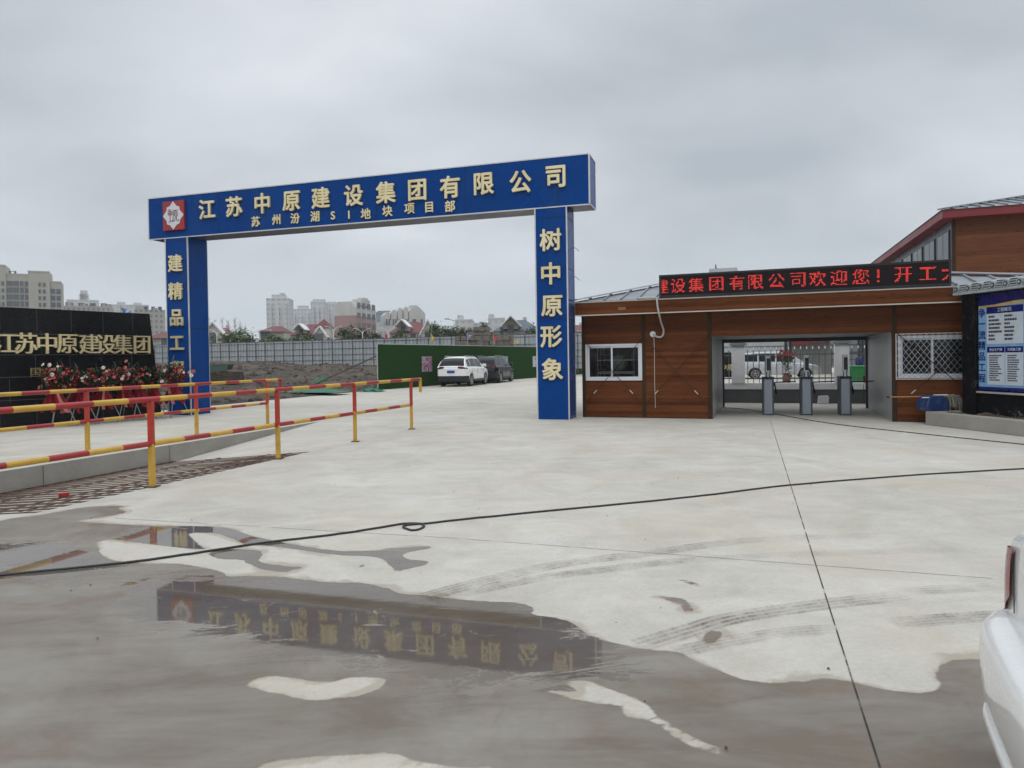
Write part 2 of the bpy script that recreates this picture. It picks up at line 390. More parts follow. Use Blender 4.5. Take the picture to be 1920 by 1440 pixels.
def concrete_nodes(t):
    """dry, pale, power-trowelled concrete: clouds, streaks, faint tan stains, specks"""
    c = t.coord()
    big = t.noise(c, 0.22, 5, 0.6, 0.4); mid = t.noise(c, 1.3, 9, 0.72, 0.7)
    stre = t.noise(t.coord((0.5, 2.4, 1), rot=(0, 0, R(-19))), 1.3, 6, 0.65, 0.7)
    f = t.math('ADD', t.math('MULTIPLY', big, 0.34), t.math('ADD', t.math('MULTIPLY', mid, 0.50), t.math('MULTIPLY', stre, 0.16)))
    k = t.mix(t.mapr(f, 0.37, 0.63), (0.375, 0.350, 0.300), (0.555, 0.533, 0.480))
    grit = t.noise(c, 34.0, 7, 0.85); k = t.mix(t.mapr(grit, 0.50, 0.74, 0, 0.34), k, (0.25, 0.225, 0.185)); k = t.mix(t.mapr(grit, 0.30, 0.48, 0.25, 0), k, (0.68, 0.66, 0.60))
    tan = t.mapr(t.noise(t.coord((1, 1, 1), loc=(5, 3, 0)), 0.5, 6, 0.7, 0.8), 0.48, 0.72, 0, 0.55)
    k = t.mix(tan, k, (0.455, 0.385, 0.285))
    scuff = t.mapr(t.noise(t.coord((1.0, 1.8, 1), rot=(0, 0, R(12)), loc=(1, 9, 0)), 2.6, 8, 0.78, 1.4), 0.58, 0.76, 0, 0.36)
    k = t.mix(scuff, k, (0.30, 0.275, 0.24))
    vo = t.node('ShaderNodeTexVoronoi'); vo.inputs['Scale'].default_value = 2.3; t.l.new(c, vo.inputs['Vector'])
    spk = t.mapr(vo.outputs['Distance'], 0.012, 0.026, 0.65, 0)
    k = t.mix(spk, k, (0.12, 0.10, 0.085))
    return k, f
def concrete(name, mul=1.0, rough=0.85):
    m, t = newmat(name); k, f = concrete_nodes(t)
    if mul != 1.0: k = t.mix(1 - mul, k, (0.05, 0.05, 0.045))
    t.set('Base Color', k); t.set('Roughness', rough); t.bump(t.noise(t.coord(), 60, 4), 0.12, 0.004); return m
M['concrete'] = concrete('concrete')
M['kerb_concrete'] = concrete('kerb_concrete', 0.62)  # darker copy of the concrete, giving the lane's upright faces painted shade
def yard_material():
    m, t = newmat('yard_concrete')
    dry, f = concrete_nodes(t)
    def attr(n):
        a = t.node('ShaderNodeAttribute', attribute_type='GEOMETRY', attribute_name=n); return a.outputs['Fac']
    c = t.coord()
    nz = t.math('SUBTRACT', t.noise(c, 4.0, 9, 0.74, 0.6), 0.5)
    w = t.math('ADD', attr('wet'), t.math('MULTIPLY', nz, 0.075))
    wet = t.mapr(w, -0.005, 0.010, 0, 1, True)
    dampw = t.math('ADD', attr('wet'), t.math('MULTIPLY', t.math('SUBTRACT', t.noise(c, 1.3, 6, 0.65, 0.8), 0.45), 0.55))
    damp = t.mapr(dampw, -0.03, 0.03, 0, 0.66, True)
    k = t.mix(damp, dry, (0.290, 0.250, 0.190))
    mud = t.noise(t.coord((1, 1, 1), loc=(2, 2, 0)), 0.75, 6, 0.65, 0.7)
    fine = t.noise(t.coord((0.55, 2.0, 1), rot=(0, 0, R(-14))), 2.2, 7, 0.7, 0.8)
    wc = t.mix(t.mapr(t.math('ADD', t.math('MULTIPLY', mud, 0.6), t.math('MULTIPLY', fine, 0.4)), 0.40, 0.60), (0.145, 0.120, 0.092), (0.235, 0.215, 0.184))
    red = t.mapr(t.noise(t.coord((1, 1, 1), loc=(7, 1, 0)), 1.0, 7, 0.72, 0.9), 0.52, 0.68, 0, 0.75)
    wc = t.mix(red, wc, (0.158, 0.098, 0.066))
    # thin silt left by the water, paler
    silt = t.mapr(t.noise(t.coord((0.7, 2.6, 1), rot=(0, 0, R(-10)), loc=(3, 8, 0)), 1.2, 6, 0.65, 0.6), 0.48, 0.68, 0, 0.40)
    wc = t.mix(silt, wc, (0.255, 0.240, 0.215))
    pd0 = t.math('ADD', attr('puddle'), t.math('MULTIPLY', t.math('SUBTRACT', t.noise(t.coord((0.7, 1.9, 1), rot=(0, 0, R(-12))), 2.4, 9, 0.76, 1.2), 0.46), 3.0))
    k = t.mix(wet, k, wc)
    refl_dark = t.mapr(pd0, -0.06, 0.10, 0, 0.68, True); k = t.mix(t.math('MULTIPLY', wet, refl_dark), k, (0.085, 0.066, 0.046))  # brown-dark tone paints the gate's dark reflection into the standing water's colour
    t.set('Base Color', k)
    pd = pd0
    pud = t.mapr(pd, -0.05, 0.05, 0, 1, True)
    wr = t.math('SUBTRACT', 0.36, t.math('MULTIPLY', pud, 0.335))
    wr = t.math('ADD', wr, t.math('MULTIPLY', t.mapr(fine, 0.45, 0.7, 0, 0.12), t.math('SUBTRACT', 1.0, pud)))
    rr = t.math('ADD', t.math('MULTIPLY', wet, wr), t.math('MULTIPLY', t.math('SUBTRACT', 1.0, wet), t.math('SUBTRACT', 0.82, t.math('MULTIPLY', damp, 0.25))))
    t.set('Roughness', rr); t.b.inputs['IOR'].default_value = 1.5; t.set('Specular IOR Level', t.math('ADD', 0.22, t.math('MULTIPLY', pud, 0.30)))
    b1 = t.math('ADD', t.math('MULTIPLY', t.noise(c, 55, 4), t.math('SUBTRACT', 1.0, wet)), t.math('MULTIPLY', t.math('MULTIPLY', t.noise(t.coord((1, 2.2, 1), rot=(0, 0, R(-15))), 7.0, 4, 0.6, 0.5), pud), 0.14))
    t.bump(b1, 0.14, 0.004)
    return m
M['yard'] = yard_material()
def dirt_material(name, a, b, c3):
    m, t = newmat(name); c = t.coord()
    n1 = t.noise(c, 0.35, 7, 0.7, 0.5); n2 = t.noise(c, 2.5, 7, 0.7)
    k = t.mix(t.mapr(n1, 0.38, 0.62), a, b); k = t.mix(t.mapr(n2, 0.5, 0.72, 0, 0.7), k, c3)
    t.set('Base Color', k); t.set('Roughness', 0.95); t.bump(n2, 1.0, 0.15); return m
M['dirt'] = dirt_material('dirt', (0.030, 0.023, 0.017), (0.095, 0.072, 0.050), (0.16, 0.128, 0.092))
M['far_ground'] = dirt_material('far_ground', (0.07, 0.075, 0.05), (0.11, 0.10, 0.075), (0.14, 0.13, 0.10))
M['soil'] = dirt_material('planter_soil', (0.07, 0.05, 0.03), (0.15, 0.11, 0.07), (0.2, 0.15, 0.1))
def turf_material():
    m, t = newmat('artificial_turf'); c = t.coord()
    n = t.noise(c, 30, 5, 0.8); b = t.noise(t.coord((0.6, 0.6, 0.25)), 1.0, 4)
    k = t.mix(t.mapr(n, 0.25, 0.75), (0.005, 0.027, 0.004), (0.020, 0.072, 0.011)); k = t.mix(t.mapr(b, 0.35, 0.7, 0, 0.5), k, (0.012, 0.05, 0.010))
    t.set('Base Color', k); t.set('Roughness', 0.9); t.set('Specular IOR Level', 0.15); t.bump(n, 1.0, 0.03); return m
M['turf'] = turf_material()
def tower_material(name, wall, win, px, pz, fx=0.5, fz=0.5):
    """facade with a small grid of window openings, for houses far away"""
    m, t = newmat(name); sp = t.node('ShaderNodeSeparateXYZ'); t.l.new(t.coord(), sp.inputs[0])
    h = t.math('ADD', sp.outputs[0], t.math('MULTIPLY', sp.outputs[1], 0.77))
    a = t.math('LESS_THAN', t.math('FRACT', t.math('DIVIDE', h, px)), fx); b = t.math('LESS_THAN', t.math('FRACT', t.math('DIVIDE', sp.outputs[2], pz)), fz)
    g = t.math('MULTIPLY', t.math('MULTIPLY', a, b), 0.9)
    n = t.noise(t.coord((1, 1, 0.3)), 0.08, 5)
    k = t.mix(t.mapr(n, 0.3, 0.7), tuple(x * 0.88 for x in wall), tuple(x * 1.1 for x in wall))
    ge = t.node('ShaderNodeNewGeometry'); s2 = t.node('ShaderNodeSeparateXYZ'); t.l.new(ge.outputs['Normal'], s2.inputs[0])
    side = t.math('LESS_THAN', t.math('ABSOLUTE', s2.outputs[2]), 0.5)
    t.set('Base Color', t.mix(t.math('MULTIPLY', g, side), k, win)); t.set('Roughness', 0.7); return m

# ================================================================== GROUND
YA = R(18.7)                                   # direction of the drive through the gate
YS = Vector((math.cos(YA), -math.sin(YA), 0)); YT = Vector((math.sin(YA), math.cos(YA), 0))
def ST(s, t, z=0.0): return YS * s + YT * t + Vector((0, 0, z))
def to_st(p): p = Vector(p); return p.dot(YS), p.dot(YT)
S_NEAR, S_FAR, T0, T1, T2, T3 = -7.1, -10.4, 0.6, 5.6, 10.5, 15.3      # the sunken wheel wash lane

mb = MB(); n = 48; rad = 660
mb.add([(0, 0, -0.7)] + [(rad * math.cos(2 * math.pi * k / n), rad * math.sin(2 * math.pi * k / n), -0.7) for k in range(n)], [(0, 1 + k, 1 + (k + 1) % n) for k in range(n)])
tag(mb.build('ground', M['far_ground']), kind='structure')

def crop3(pts): return [(x / 2.1333, 900 + y / 2.1333) for x, y in pts]
def crop4(pts): return [(800 + x / 1.7143, 950 + y / 1.7143) for x, y in pts]
main_wet = [(-260, 1002), (60, 968)] + crop3([(210, 132), (330, 108), (420, 104), (508, 104), (470, 112), (514, 130), (430, 146), (360, 156), (300, 165), (400, 172), (560, 182), (840, 185), (920, 192), (1000, 222), (1130, 250), (1330, 284), (1500, 285), (1560, 271), (1640, 268), (1722, 264), (1716, 275), (1650, 285), (1610, 296), (1622, 318), (1716, 324), (1708, 340), (1640, 354), (1588, 368), (1548, 334), (1512, 306), (1330, 300), (1180, 276), (1080, 262), (985, 262), (930, 236), (870, 212), (750, 210), (775, 240), (800, 262), (836, 278), (760, 276), (640, 262), (520, 248), (430, 236), (385, 250), (400, 290), (430, 318), (560, 334), (700, 332), (800, 345), (860, 358), (896, 372), (905, 386), (980, 383), (1100, 384), (1230, 400), (1310, 411), (1440, 408), (1530, 425), (1600, 455), (1720, 462), (1830, 478), (1915, 482)]) \
    + crop4([(200, 303), (310, 310), (352, 328), (330, 346), (440, 360), (490, 384), (520, 410), (600, 436), (700, 460), (810, 462), (870, 496), (950, 532), (1020, 556), (1130, 568), (1220, 556), (1290, 550), (1350, 560), (1430, 580), (1520, 596), (1600, 601), (1650, 590), (1658, 576), (1630, 545), (1642, 514), (1690, 490), (1780, 487), (1900, 500), (2150, 560)]) + [(2300, 2600), (-900, 2600)]
wet_extra = [crop3([(830, 300), (855, 282), (940, 275), (1040, 280), (1050, 300), (1034, 326), (1090, 338), (1150, 345), (1216, 346), (1204, 356), (1165, 361), (1152, 371), (1050, 360), (990, 334), (965, 318), (880, 318)]),
             crop4([(735, 287), (800, 292), (838, 300), (850, 320), (865, 336), (830, 340), (810, 312), (770, 300)]),
             crop4([(878, 432), (905, 398), (950, 400), (955, 418), (925, 430), (930, 440), (900, 440)]),
             crop4([(795, 233), (840, 236), (885, 252), (860, 256), (830, 244)]),
             crop3([(1440, 322), (1462, 328), (1462, 342), (1445, 352), (1428, 350), (1440, 338)])]
dry_holes = [crop3([(975, 822), (1010, 800), (1050, 783), (1150, 790), (1230, 806), (1300, 811), (1350, 800), (1400, 788), (1480, 790), (1545, 795), (1535, 816), (1515, 834), (1440, 860), (1330, 876), (1240, 883), (1190, 868), (1150, 855), (1060, 843)]),
             crop3([(1000, 1175), (1030, 1152), (1100, 1122), (1250, 1110), (1400, 1101), (1580, 1095), (1640, 1122), (1760, 1140), (1850, 1152), (1960, 1150), (2080, 1190), (2000, 1400), (900, 1400)]),
             crop4([(370, 582), (420, 594), (480, 601), (491, 592), (470, 575), (445, 565), (520, 558), (570, 580), (640, 606), (720, 642), (738, 672), (762, 688), (830, 730), (900, 762), (986, 790), (940, 796), (850, 770), (800, 740), (758, 706), (700, 682), (640, 676), (628, 655), (632, 640), (560, 631), (480, 618), (420, 606)])]
puddles = [crop3([(590, 405), (650, 402), (760, 420), (900, 400), (1000, 398), (1100, 388), (1230, 404), (1440, 412), (1600, 458), (1830, 480)]) + crop4([(200, 305), (352, 330), (440, 362), (520, 412), (562, 455), (548, 520), (420, 545), (220, 550)]) + crop3([(1900, 770), (1780, 770), (1640, 735), (1400, 700), (1180, 690), (1000, 655), (960, 600), (760, 562), (590, 563)]),
           crop3([(560, 192), (660, 184), (840, 185), (920, 192), (1000, 222), (1130, 250), (1330, 284), (1500, 285), (1722, 264), (1716, 340), (1588, 372), (1512, 310), (1330, 304), (1130, 275), (1216, 350), (1150, 374), (1000, 352), (830, 300), (640, 258), (540, 232)]),
           crop3([(-60, 260), (150, 255), (330, 300), (420, 345), (300, 395), (120, 372), (-60, 385)])]
def plane_poly(pts):
    out = []
    for x, y in pts:
        p = G(x, max(y, 900)); out.append((p.x, p.y))
    return np.array(out)
def sdf(P, poly):
    d = np.full(len(P), 1e9); ins = np.zeros(len(P), bool); n = len(poly)
    for i in range(n):
        a, b = poly[i], poly[(i + 1) % n]; e = b - a
        w = P - a; h = np.clip((w @ e) / max(e @ e, 1e-12), 0, 1)
        d = np.minimum(d, np.hypot(*(w - h[:, None] * e).T))
        c = ((a[1] <= P[:, 1]) != (b[1] <= P[:, 1]))
        with np.errstate(divide='ignore', invalid='ignore'): xi = a[0] + (P[:, 1] - a[1]) / (b[1] - a[1]) * e[0]
        ins ^= c & (P[:, 0] < xi)
    return np.where(ins, d, -d)
def chaikin(p, it=1):
    for _ in range(it):
        q = np.roll(p, -1, 0); p = np.stack([p * 0.78 + q * 0.22, p * 0.22 + q * 0.78], 1).reshape(-1, 2)
    return p
def build_yard():
    dense = 0.042
    s_lines = np.concatenate([[-18.2, -16, -14, -12.2, -11.2, S_FAR], [S_NEAR], np.arange(S_NEAR + dense, 3.2, dense), [3.5, 4, 5, 6.5, 8, 10, 13, 17, 22, 30, 45]])
    t_lines = np.concatenate([[-14, -8, -4, -1.5, 0, T0], np.arange(T0 + 0.06, 9.6, dense), [T2, 11.5, 13, T3, 17, 20, 24, 28, 33, 40, 48, 60, 80]])
    s_lines = np.unique(np.round(s_lines, 4)); t_lines = np.unique(np.round(t_lines, 4))
    SS, TT = np.meshgrid(s_lines, t_lines, indexing='ij')
    X = SS * YS.x + TT * YT.x; Y = SS * YS.y + TT * YT.y
    P = np.stack([X.ravel(), Y.ravel()], 1)
    wet = sdf(P, chaikin(plane_poly(main_wet)))
    for h in dry_holes: wet = np.minimum(wet, -sdf(P, chaikin(plane_poly(h))))
    for e in wet_extra: wet = np.maximum(wet, sdf(P, chaikin(plane_poly(e))))
    pud = np.max([sdf(P, plane_poly(q)) for q in puddles], 0)
    ns, nt = len(s_lines), len(t_lines)
    V = np.stack([X.ravel(), Y.ravel(), np.zeros(ns * nt)], 1)
    I, J = np.meshgrid(np.arange(ns - 1), np.arange(nt - 1), indexing='ij')
    sc = (s_lines[:-1] + s_lines[1:]) / 2; tcn = (t_lines[:-1] + t_lines[1:]) / 2
    keep = ~(((sc > S_FAR) & (sc < S_NEAR))[:, None] & ((tcn > T0) & (tcn < T3))[None, :])
    I, J = I[keep], J[keep]
    F = np.stack([I * nt + J, (I + 1) * nt + J, (I + 1) * nt + J + 1, I * nt + J + 1], 1)
    me = bpy.data.meshes.new('yard'); me.from_pydata(V.tolist(), [], F.tolist())
    a = me.attributes.new('wet', 'FLOAT', 'POINT'); a.data.foreach_set('value', np.clip(wet, -1, 1).astype(np.float32))
    a = me.attributes.new('puddle', 'FLOAT', 'POINT'); a.data.foreach_set('value', np.clip(pud * 1.8, -0.8, 0.22).astype(np.float32))
    me.materials.append(M['yard'])
    return tag(put(bpy.data.objects.new('concrete_yard', me)), kind='structure')
build_yard()

# sunken lane of the wheel wash: tilted floor, kerb face on its far side
def lane_floor(s, t):
    g = min(1, max(0, (t - T0) / (T1 - T0))) if t < T1 else 1 - min(1, max(0, (t - T2) / (T3 - T2)))
    f = (S_NEAR - s) / (S_NEAR - S_FAR)
    return -g * (0.05 + 0.29 * f)
mb = MB(); ss = [S_NEAR - (S_NEAR - S_FAR) * i / 6 for i in range(7)]; ts = [T0 + (T1 - T0) * i / 5 for i in range(5)] + [T1 + (T2 - T1) * i / 4 for i in range(4)] + [T2 + (T3 - T2) * i / 5 for i in range(6)]
vs = [ST(s, t, lane_floor(s, t) - 0.001) for s in ss for t in ts]; nt = len(ts)
mb.add(vs, [(i * nt + j, (i + 1) * nt + j, (i + 1) * nt + j + 1, i * nt + j + 1) for i in range(6) for j in range(nt - 1)])
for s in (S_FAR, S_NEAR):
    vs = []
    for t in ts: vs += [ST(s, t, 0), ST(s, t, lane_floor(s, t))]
    mb.add(vs, [(2 * j, 2 * j + 2, 2 * j + 3, 2 * j + 1) for j in range(nt - 1)], 1)  # upright faces take the darker concrete, shade put into their colour
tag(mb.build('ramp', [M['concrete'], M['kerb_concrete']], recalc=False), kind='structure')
# vertical joints and bolt holes cast in the kerb face
mb = MB()
for t in (3.3, 5.4, 7.9, 10.4): 
    z = lane_floor(S_FAR, t); mb.add([ST(S_FAR + 0.004, t, z), ST(S_FAR + 0.004, t + 0.012, z), ST(S_FAR + 0.004, t + 0.012, -0.01), ST(S_FAR + 0.004, t, -0.01)], [(0, 1, 2, 3)])
tag(mb.build('kerb_joints', M['grout']), kind='structure')

# saw-cut joints
def strip(mb, pts, w, z, m=0):
    pts = [Vector((p[0], p[1], z)) for p in pts]; vs = []
    for i, p in enumerate(pts):
        d = (pts[min(i + 1, len(pts) - 1)] - pts[max(i - 1, 0)]).normalized(); x = Vector((d.y, -d.x, 0)) * w / 2
        vs += [p - x, p + x]
    return mb.add(vs, [(2 * i, 2 * i + 1, 2 * i + 3, 2 * i + 2) for i in range(len(pts) - 1)], m)
def worn(name, col, lo, hi, scale, op=0.9):
    m, t = newmat(name); t.set('Base Color', col); t.set('Roughness', 0.9)
    t.set('Alpha', t.mapr(t.noise(t.coord(), scale, 5, 0.7), lo, hi, 0, op)); return m
M['joint'] = worn('saw_cut', (0.03, 0.027, 0.024), 0.36, 0.52, 5)
M['joint_thin'] = worn('saw_cut_thin', (0.10, 0.09, 0.08), 0.35, 0.5, 4, 0.7)
def lerp_pts(a, b, n): return [a.lerp(b, i / n) for i in range(n + 1)]
mb = MB(); strip(mb, lerp_pts(G(1444, 788), G(1650, 1440), 40), 0.008, 0.003)
tag(mb.build('joint', M['joint'], recalc=False), kind='structure')
mb = MB(); strip(mb, lerp_pts(G(215, 972), G(860, 1010), 20) + lerp_pts(G(860, 1010), G(1860, 1085), 20)[1:], 0.008, 0.003)
tag(mb.build('joint.001', M['joint_thin'], recalc=False), kind='structure')

# dusty tyre marks with a tread pattern
def tyre_material(name, op):
    m, t = newmat(name); uv = t.node('ShaderNodeTexCoord'); sp = t.node('ShaderNodeSeparateXYZ'); t.l.new(uv.outputs['UV'], sp.inputs[0])
    u, v = sp.outputs[0], sp.outputs[1]
    rib = t.mapr(t.math('ABSOLUTE', t.math('SUBTRACT', t.math('FRACT', t.math('MULTIPLY', u, 4)), 0.5)), 0.10, 0.30, 1.15, 0)
    blk = t.mapr(t.math('ABSOLUTE', t.math('SUBTRACT', t.math('FRACT', t.math('ADD', t.math('MULTIPLY', v, 24), t.math('MULTIPLY', u, 1.3))), 0.5)), 0.12, 0.3, 1, 0.72)
    n = t.mapr(t.noise(t.coord(), 2.3, 6, 0.7), 0.36, 0.62, 0.0, 1)
    base = t.mapr(t.math('ABSOLUTE', t.math('SUBTRACT', u, 0.5)), 0.30, 0.5, 0.28, 0)
    sm = t.mapr(t.noise(t.coord((1, 1, 1)), 9.0, 6, 0.75, 0.6), 0.38, 0.62, 0.15, 1)
    a = t.math('MULTIPLY', t.math('ADD', t.math('MULTIPLY', t.math('MULTIPLY', rib, blk), sm), t.math('MULTIPLY', base, 0.75)), n)
    at = t.node('ShaderNodeAttribute', attribute_type='GEOMETRY', attribute_name='fade')
    t.set('Alpha', t.math('MULTIPLY', t.math('MULTIPLY', a, op * 0.85), at.outputs['Fac'])); t.set('Base Color', (0.105, 0.070, 0.042)); t.set('Roughness', 0.9)
    return m
def tyre_mark(pix, width, op, fades, idx):
    P = [G(x, y) for x, y in pix]; pts = []
    for i in range(len(P) - 1):
        p0, p1, p2, p3 = P[max(i - 1, 0)], P[i], P[i + 1], P[min(i + 2, len(P) - 1)]
        for k in range(8):
            u = k / 8; pts.append(0.5 * ((2 * p1) + (-p0 + p2) * u + (2 * p0 - 5 * p1 + 4 * p2 - p3) * u * u + (-p0 + 3 * p1 - 3 * p2 + p3) * u ** 3))
    pts.append(P[-1]); mb = MB(); strip(mb, pts, width, 0.005 + 0.001 * idx)
    o = mb.build('tyre_mark', tyre_material('tyre_dust', op), recalc=False); me = o.data
    uvl = me.uv_layers.new(name='UVMap'); L = [0]
    for i in range(1, len(pts)): L.append(L[-1] + (pts[i] - pts[i - 1]).length)
    for lp in me.loops: uvl.data[lp.index].uv = (lp.vertex_index % 2, L[lp.vertex_index // 2])
    a = me.attributes.new('fade', 'FLOAT', 'POINT')
    for i in range(len(pts)):
        f = np.interp(L[i] / L[-1], *fades)
        a.data[2 * i].value = f; a.data[2 * i + 1].value = f
    tag(o, kind='structure')
for i, (c, w_, op, fd) in enumerate([
    ([(-10, 292), (200, 237), (430, 186), (700, 152), (1000, 113), (1280, 98), (1560, 93)], 0.18, 0.62, ((0, .3, .6, 1), (1, 1, .7, .25))),
    ([(20, 303), (200, 262), (400, 226), (600, 200), (850, 173), (1240, 154), (1700, 140)], 0.15, 0.62, ((0, .45, .6, 1), (1, 1, .45, .2))),
    ([(685, 448), (850, 398), (1000, 356), (1290, 314), (1535, 288)], 0.18, 0.8, ((0, .2, .8, 1), (.4, 1, 1, .3))),
    ([(800, 470), (1000, 430), (1180, 404), (1330, 396)], 0.14, 0.75, ((0, .2, .8, 1), (.5, 1, 1, .3))),
    ([(1540, 276), (1700, 266), (1900, 256)], 0.16, 0.7, ((0, .3, 1), (.3, 1, .8))),
    ([(1490, 378), (1640, 366), (1860, 352)], 0.16, 0.95, ((0, .2, .8, 1), (.3, 1, .9, .4))),
    ([(-350, 700), (100, 645), (400, 600)], 0.16, 0.28, ((0, .5, 1), (0, 1, 0)))]):
    tyre_mark(crop4(c), w_, op, fd, i)

# small leaf scraps and stones lying on the concrete
mb = MB()
for _ in range(90):
    s, t = rnd.uniform(-6.5, 6), rnd.uniform(2.0, 15); c = ST(s, t); a = rnd.uniform(0, 6.3); r = rnd.uniform(0.004, 0.010); e = rnd.uniform(0.4, 1)
    mb.add([c + Vector((math.cos(a) * r, math.sin(a) * r, 0.006)), c + Vector((-math.sin(a) * r * e, math.cos(a) * r * e, 0.012)), c + Vector((-math.cos(a) * r, -math.sin(a) * r, 0.004)), c + Vector((math.sin(a) * r * e, -math.cos(a) * r * e, 0.007))], [(0, 1, 2, 3)])
tag(mb.build('litter', M['rust'], recalc=False), 'scattered dark leaf scraps and grit on the pale concrete', 'litter', kind='stuff')

# churned earth of the building site beyond the yard
def hsh(x, y): return math.sin(x * 1.7 + 0.3) * math.sin(y * 1.3 + 1.1) + 0.5 * math.sin(x * 4.1 + y * 3.3) + 0.3 * math.sin(x * 9.3 - y * 7.1 + 2)
def dirt_z(s, t):
    e = max(0.0, -18.25 - s)                                  # metres beyond the yard's edge
    base = 0.95 * min(1, e / 26) ** 0.8
    rough = min(1, e / 4) * 0.16 * hsh(s * 0.55, t * 0.5) + min(1, e / 2) * 0.06 * hsh(s * 2.3, t * 2.1 + 5)
    bank = 0.35 * math.exp(-((e - 34 - 2 * math.sin(t * 0.2)) / 5) ** 2)
    far = 0.25 * min(1, max(0, t - 34) / 20)
    return 0.02 - (0.05 if e <= 0 else 0) + base + rough + bank + far * min(1, e / 2)
mb = MB(); es = [0, 0.25, 0.6, 1, 1.5, 2, 2.6, 3.3, 4, 5, 6, 7, 8.2, 9.5, 11, 12.5, 14, 16, 18, 20, 22, 24, 26, 28, 30, 32, 34, 36, 39, 42, 46, 50, 56, 64, 76, 95, 120]
tt = [-6 + 0.55 * i for i in range(190)]
vs = [ST(-18.2 - e + 0.12 * math.sin(t * 1.9) * (e < 0.5), t, dirt_z(-18.2 - e, t)) for e in es for t in tt]
mb.add(vs, [(i * len(tt) + j, i * len(tt) + j + 1, (i + 1) * len(tt) + j + 1, (i + 1) * len(tt) + j) for i in range(len(es) - 1) for j in range(len(tt) - 1)])
tag(mb.build('dirt', M['dirt'], smooth=180), kind='structure')
def dirt_at(p):
    s, t = to_st(p); return dirt_z(s, t) if s < -18.2 else 0.0
# clods and stones scattered on it
mb = MB()
for _ in range(2600):
    e = rnd.random() ** 1.4 * 32; t = rnd.uniform(19, 62); p = ST(-18.4 - e, t); r = rnd.uniform(0.04, 0.16) * (1.6 if e > 9 else 1)
    z = dirt_z(-18.4 - e, t); k = [Vector((math.cos(a) * r * rnd.uniform(.7, 1.2), math.sin(a) * r * rnd.uniform(.7, 1.2), 0)) for a in (0.2, 1.5, 2.8, 4.0, 5.2)]
    top = Vector((rnd.uniform(-.3, .3) * r, rnd.uniform(-.3, .3) * r, r * rnd.uniform(.5, .9)))
    b = Vector((p.x, p.y, z - 0.03)); mb.add([b + q for q in k] + [b + q * 0.6 + top * 0.8 for q in k] + [b + top], [(i, (i + 1) % 5, 5 + (i + 1) % 5, 5 + i) for i in range(5)] + [(5 + i, 5 + (i + 1) % 5, 10) for i in range(5)])
tag(mb.build('rubble', M['dirt']), 'clods of earth and stones scattered over the site', 'rubble', kind='stuff')
def tarp(pix, label, group=None):
    c = G(*pix[0], 0.15); mb = MB(); w, d, h = pix[1]; nn = 12
    vs = []
    for i in range(nn):
        for j in range(7):
            x = (i / (nn - 1) - 0.5) * w; y = (j / 6 - 0.5) * d
            fall = max(0, 1 - (2 * x / w) ** 2) * max(0, 1 - (2 * y / d) ** 2)
            vs.append((x + rnd.uniform(-.1, .1), y + rnd.uniform(-.1, .1), h * fall * rnd.uniform(0.4, 1.1)))
    mb.add(vs, [(i * 7 + j, (i + 1) * 7 + j, (i + 1) * 7 + j + 1, i * 7 + j + 1) for i in range(nn - 1) for j in range(6)])
    o = mb.build('tarpaulin', M['green_tarp'], recalc=False); o.location = (c.x, c.y, dirt_at(c) + 0.02); o.rotation_euler = (0, 0, R(-20))
    tag(o, label, 'tarpaulin', group)
tarp([(585, 734), (3.4, 1.4, 0.22)], 'long crumpled green netting lying on the soil behind the railing')
tarp([(602, 722), (1.2, 0.9, 0.5)], 'small peaked heap of green netting on the dark soil')
tarp([(698, 729), (1.2, 0.6, 0.22)], 'pale green netting scrap beside the end of the turf wall')
# concrete block and green skip behind the gate's left pillar
c = D(414, 690, 36); o = MB().prism([(-1.0, 0), (1.0, 0), (0.95, 0.62), (0.4, 0.72), (-1.0, 0.5)], -0.6, 0.6).box(-0.2, 0.0, -0.61, -0.55, 0.15, 0.3).build('soil_block', M['dirt'], bevel=0.03)
o.location = (c.x, c.y, dirt_at(c) - 0.1); tag(o, 'squared brown block of earth beside the left gate pillar', 'earth block')
c = D(404, 682, 52); o = MB().prism([(-0.9, 0), (0.9, 0), (1.2, 0.55), (-1.2, 0.55)], -0.5, 0.5).box(-1.22, 1.22, -0.53, 0.53, 0.55, 0.60).build('skip', mat('skip_green', (0.05, 0.095, 0.075), 0.7), bevel=0.02)
o.location = (c.x, c.y, dirt_at(c) + 0.05); tag(o, 'green skip at the foot of the grey hoarding', 'skip')

# ================================================================== RAILINGS, GRATE
M['rail_red'] = mat('rail_red', (0.34, 0.020, 0.018), 0.42, var=0.22, scale=5, dirt=(0.2, 0.05, 0.03), dirt_amt=0.4)
M['rail_yellow'] = mat('rail_yellow', (0.56, 0.335, 0.040), 0.42, var=0.15, scale=5, dirt=(0.34, 0.2, 0.05), dirt_amt=0.4)
M['post_red'] = mat('post_red', (0.42, 0.035, 0.016), 0.45, var=0.2, scale=5)
def banded_rail(mb, pts, r, seg0, red_first):
    """round pipe painted in red and yellow bands"""
    pts = [Vector(p) for p in pts]; L = 0; red = red_first; left = seg0
    for i in range(len(pts) - 1):
        a, b = pts[i], pts[i + 1]; d = (b - a); ln = d.length; d = d.normalized(); x = 0.0
        while x < ln - 1e-6:
            k = min(left, ln - x); mb.tube([a + d * x, a + d * (x + k)], r, 12, 0 if red else 1, cap=True)
            x += k; left -= k
            if left < 1e-6: red = not red; left = rnd.uniform(0.43, 0.50)
        if i < len(pts) - 2:
            mb.lathe([(0.001, -r), (r * 0.72, -r * 0.7), (r, 0), (r * 0.72, r * 0.7), (0.001, r)], b, 10, 0 if red else 1)
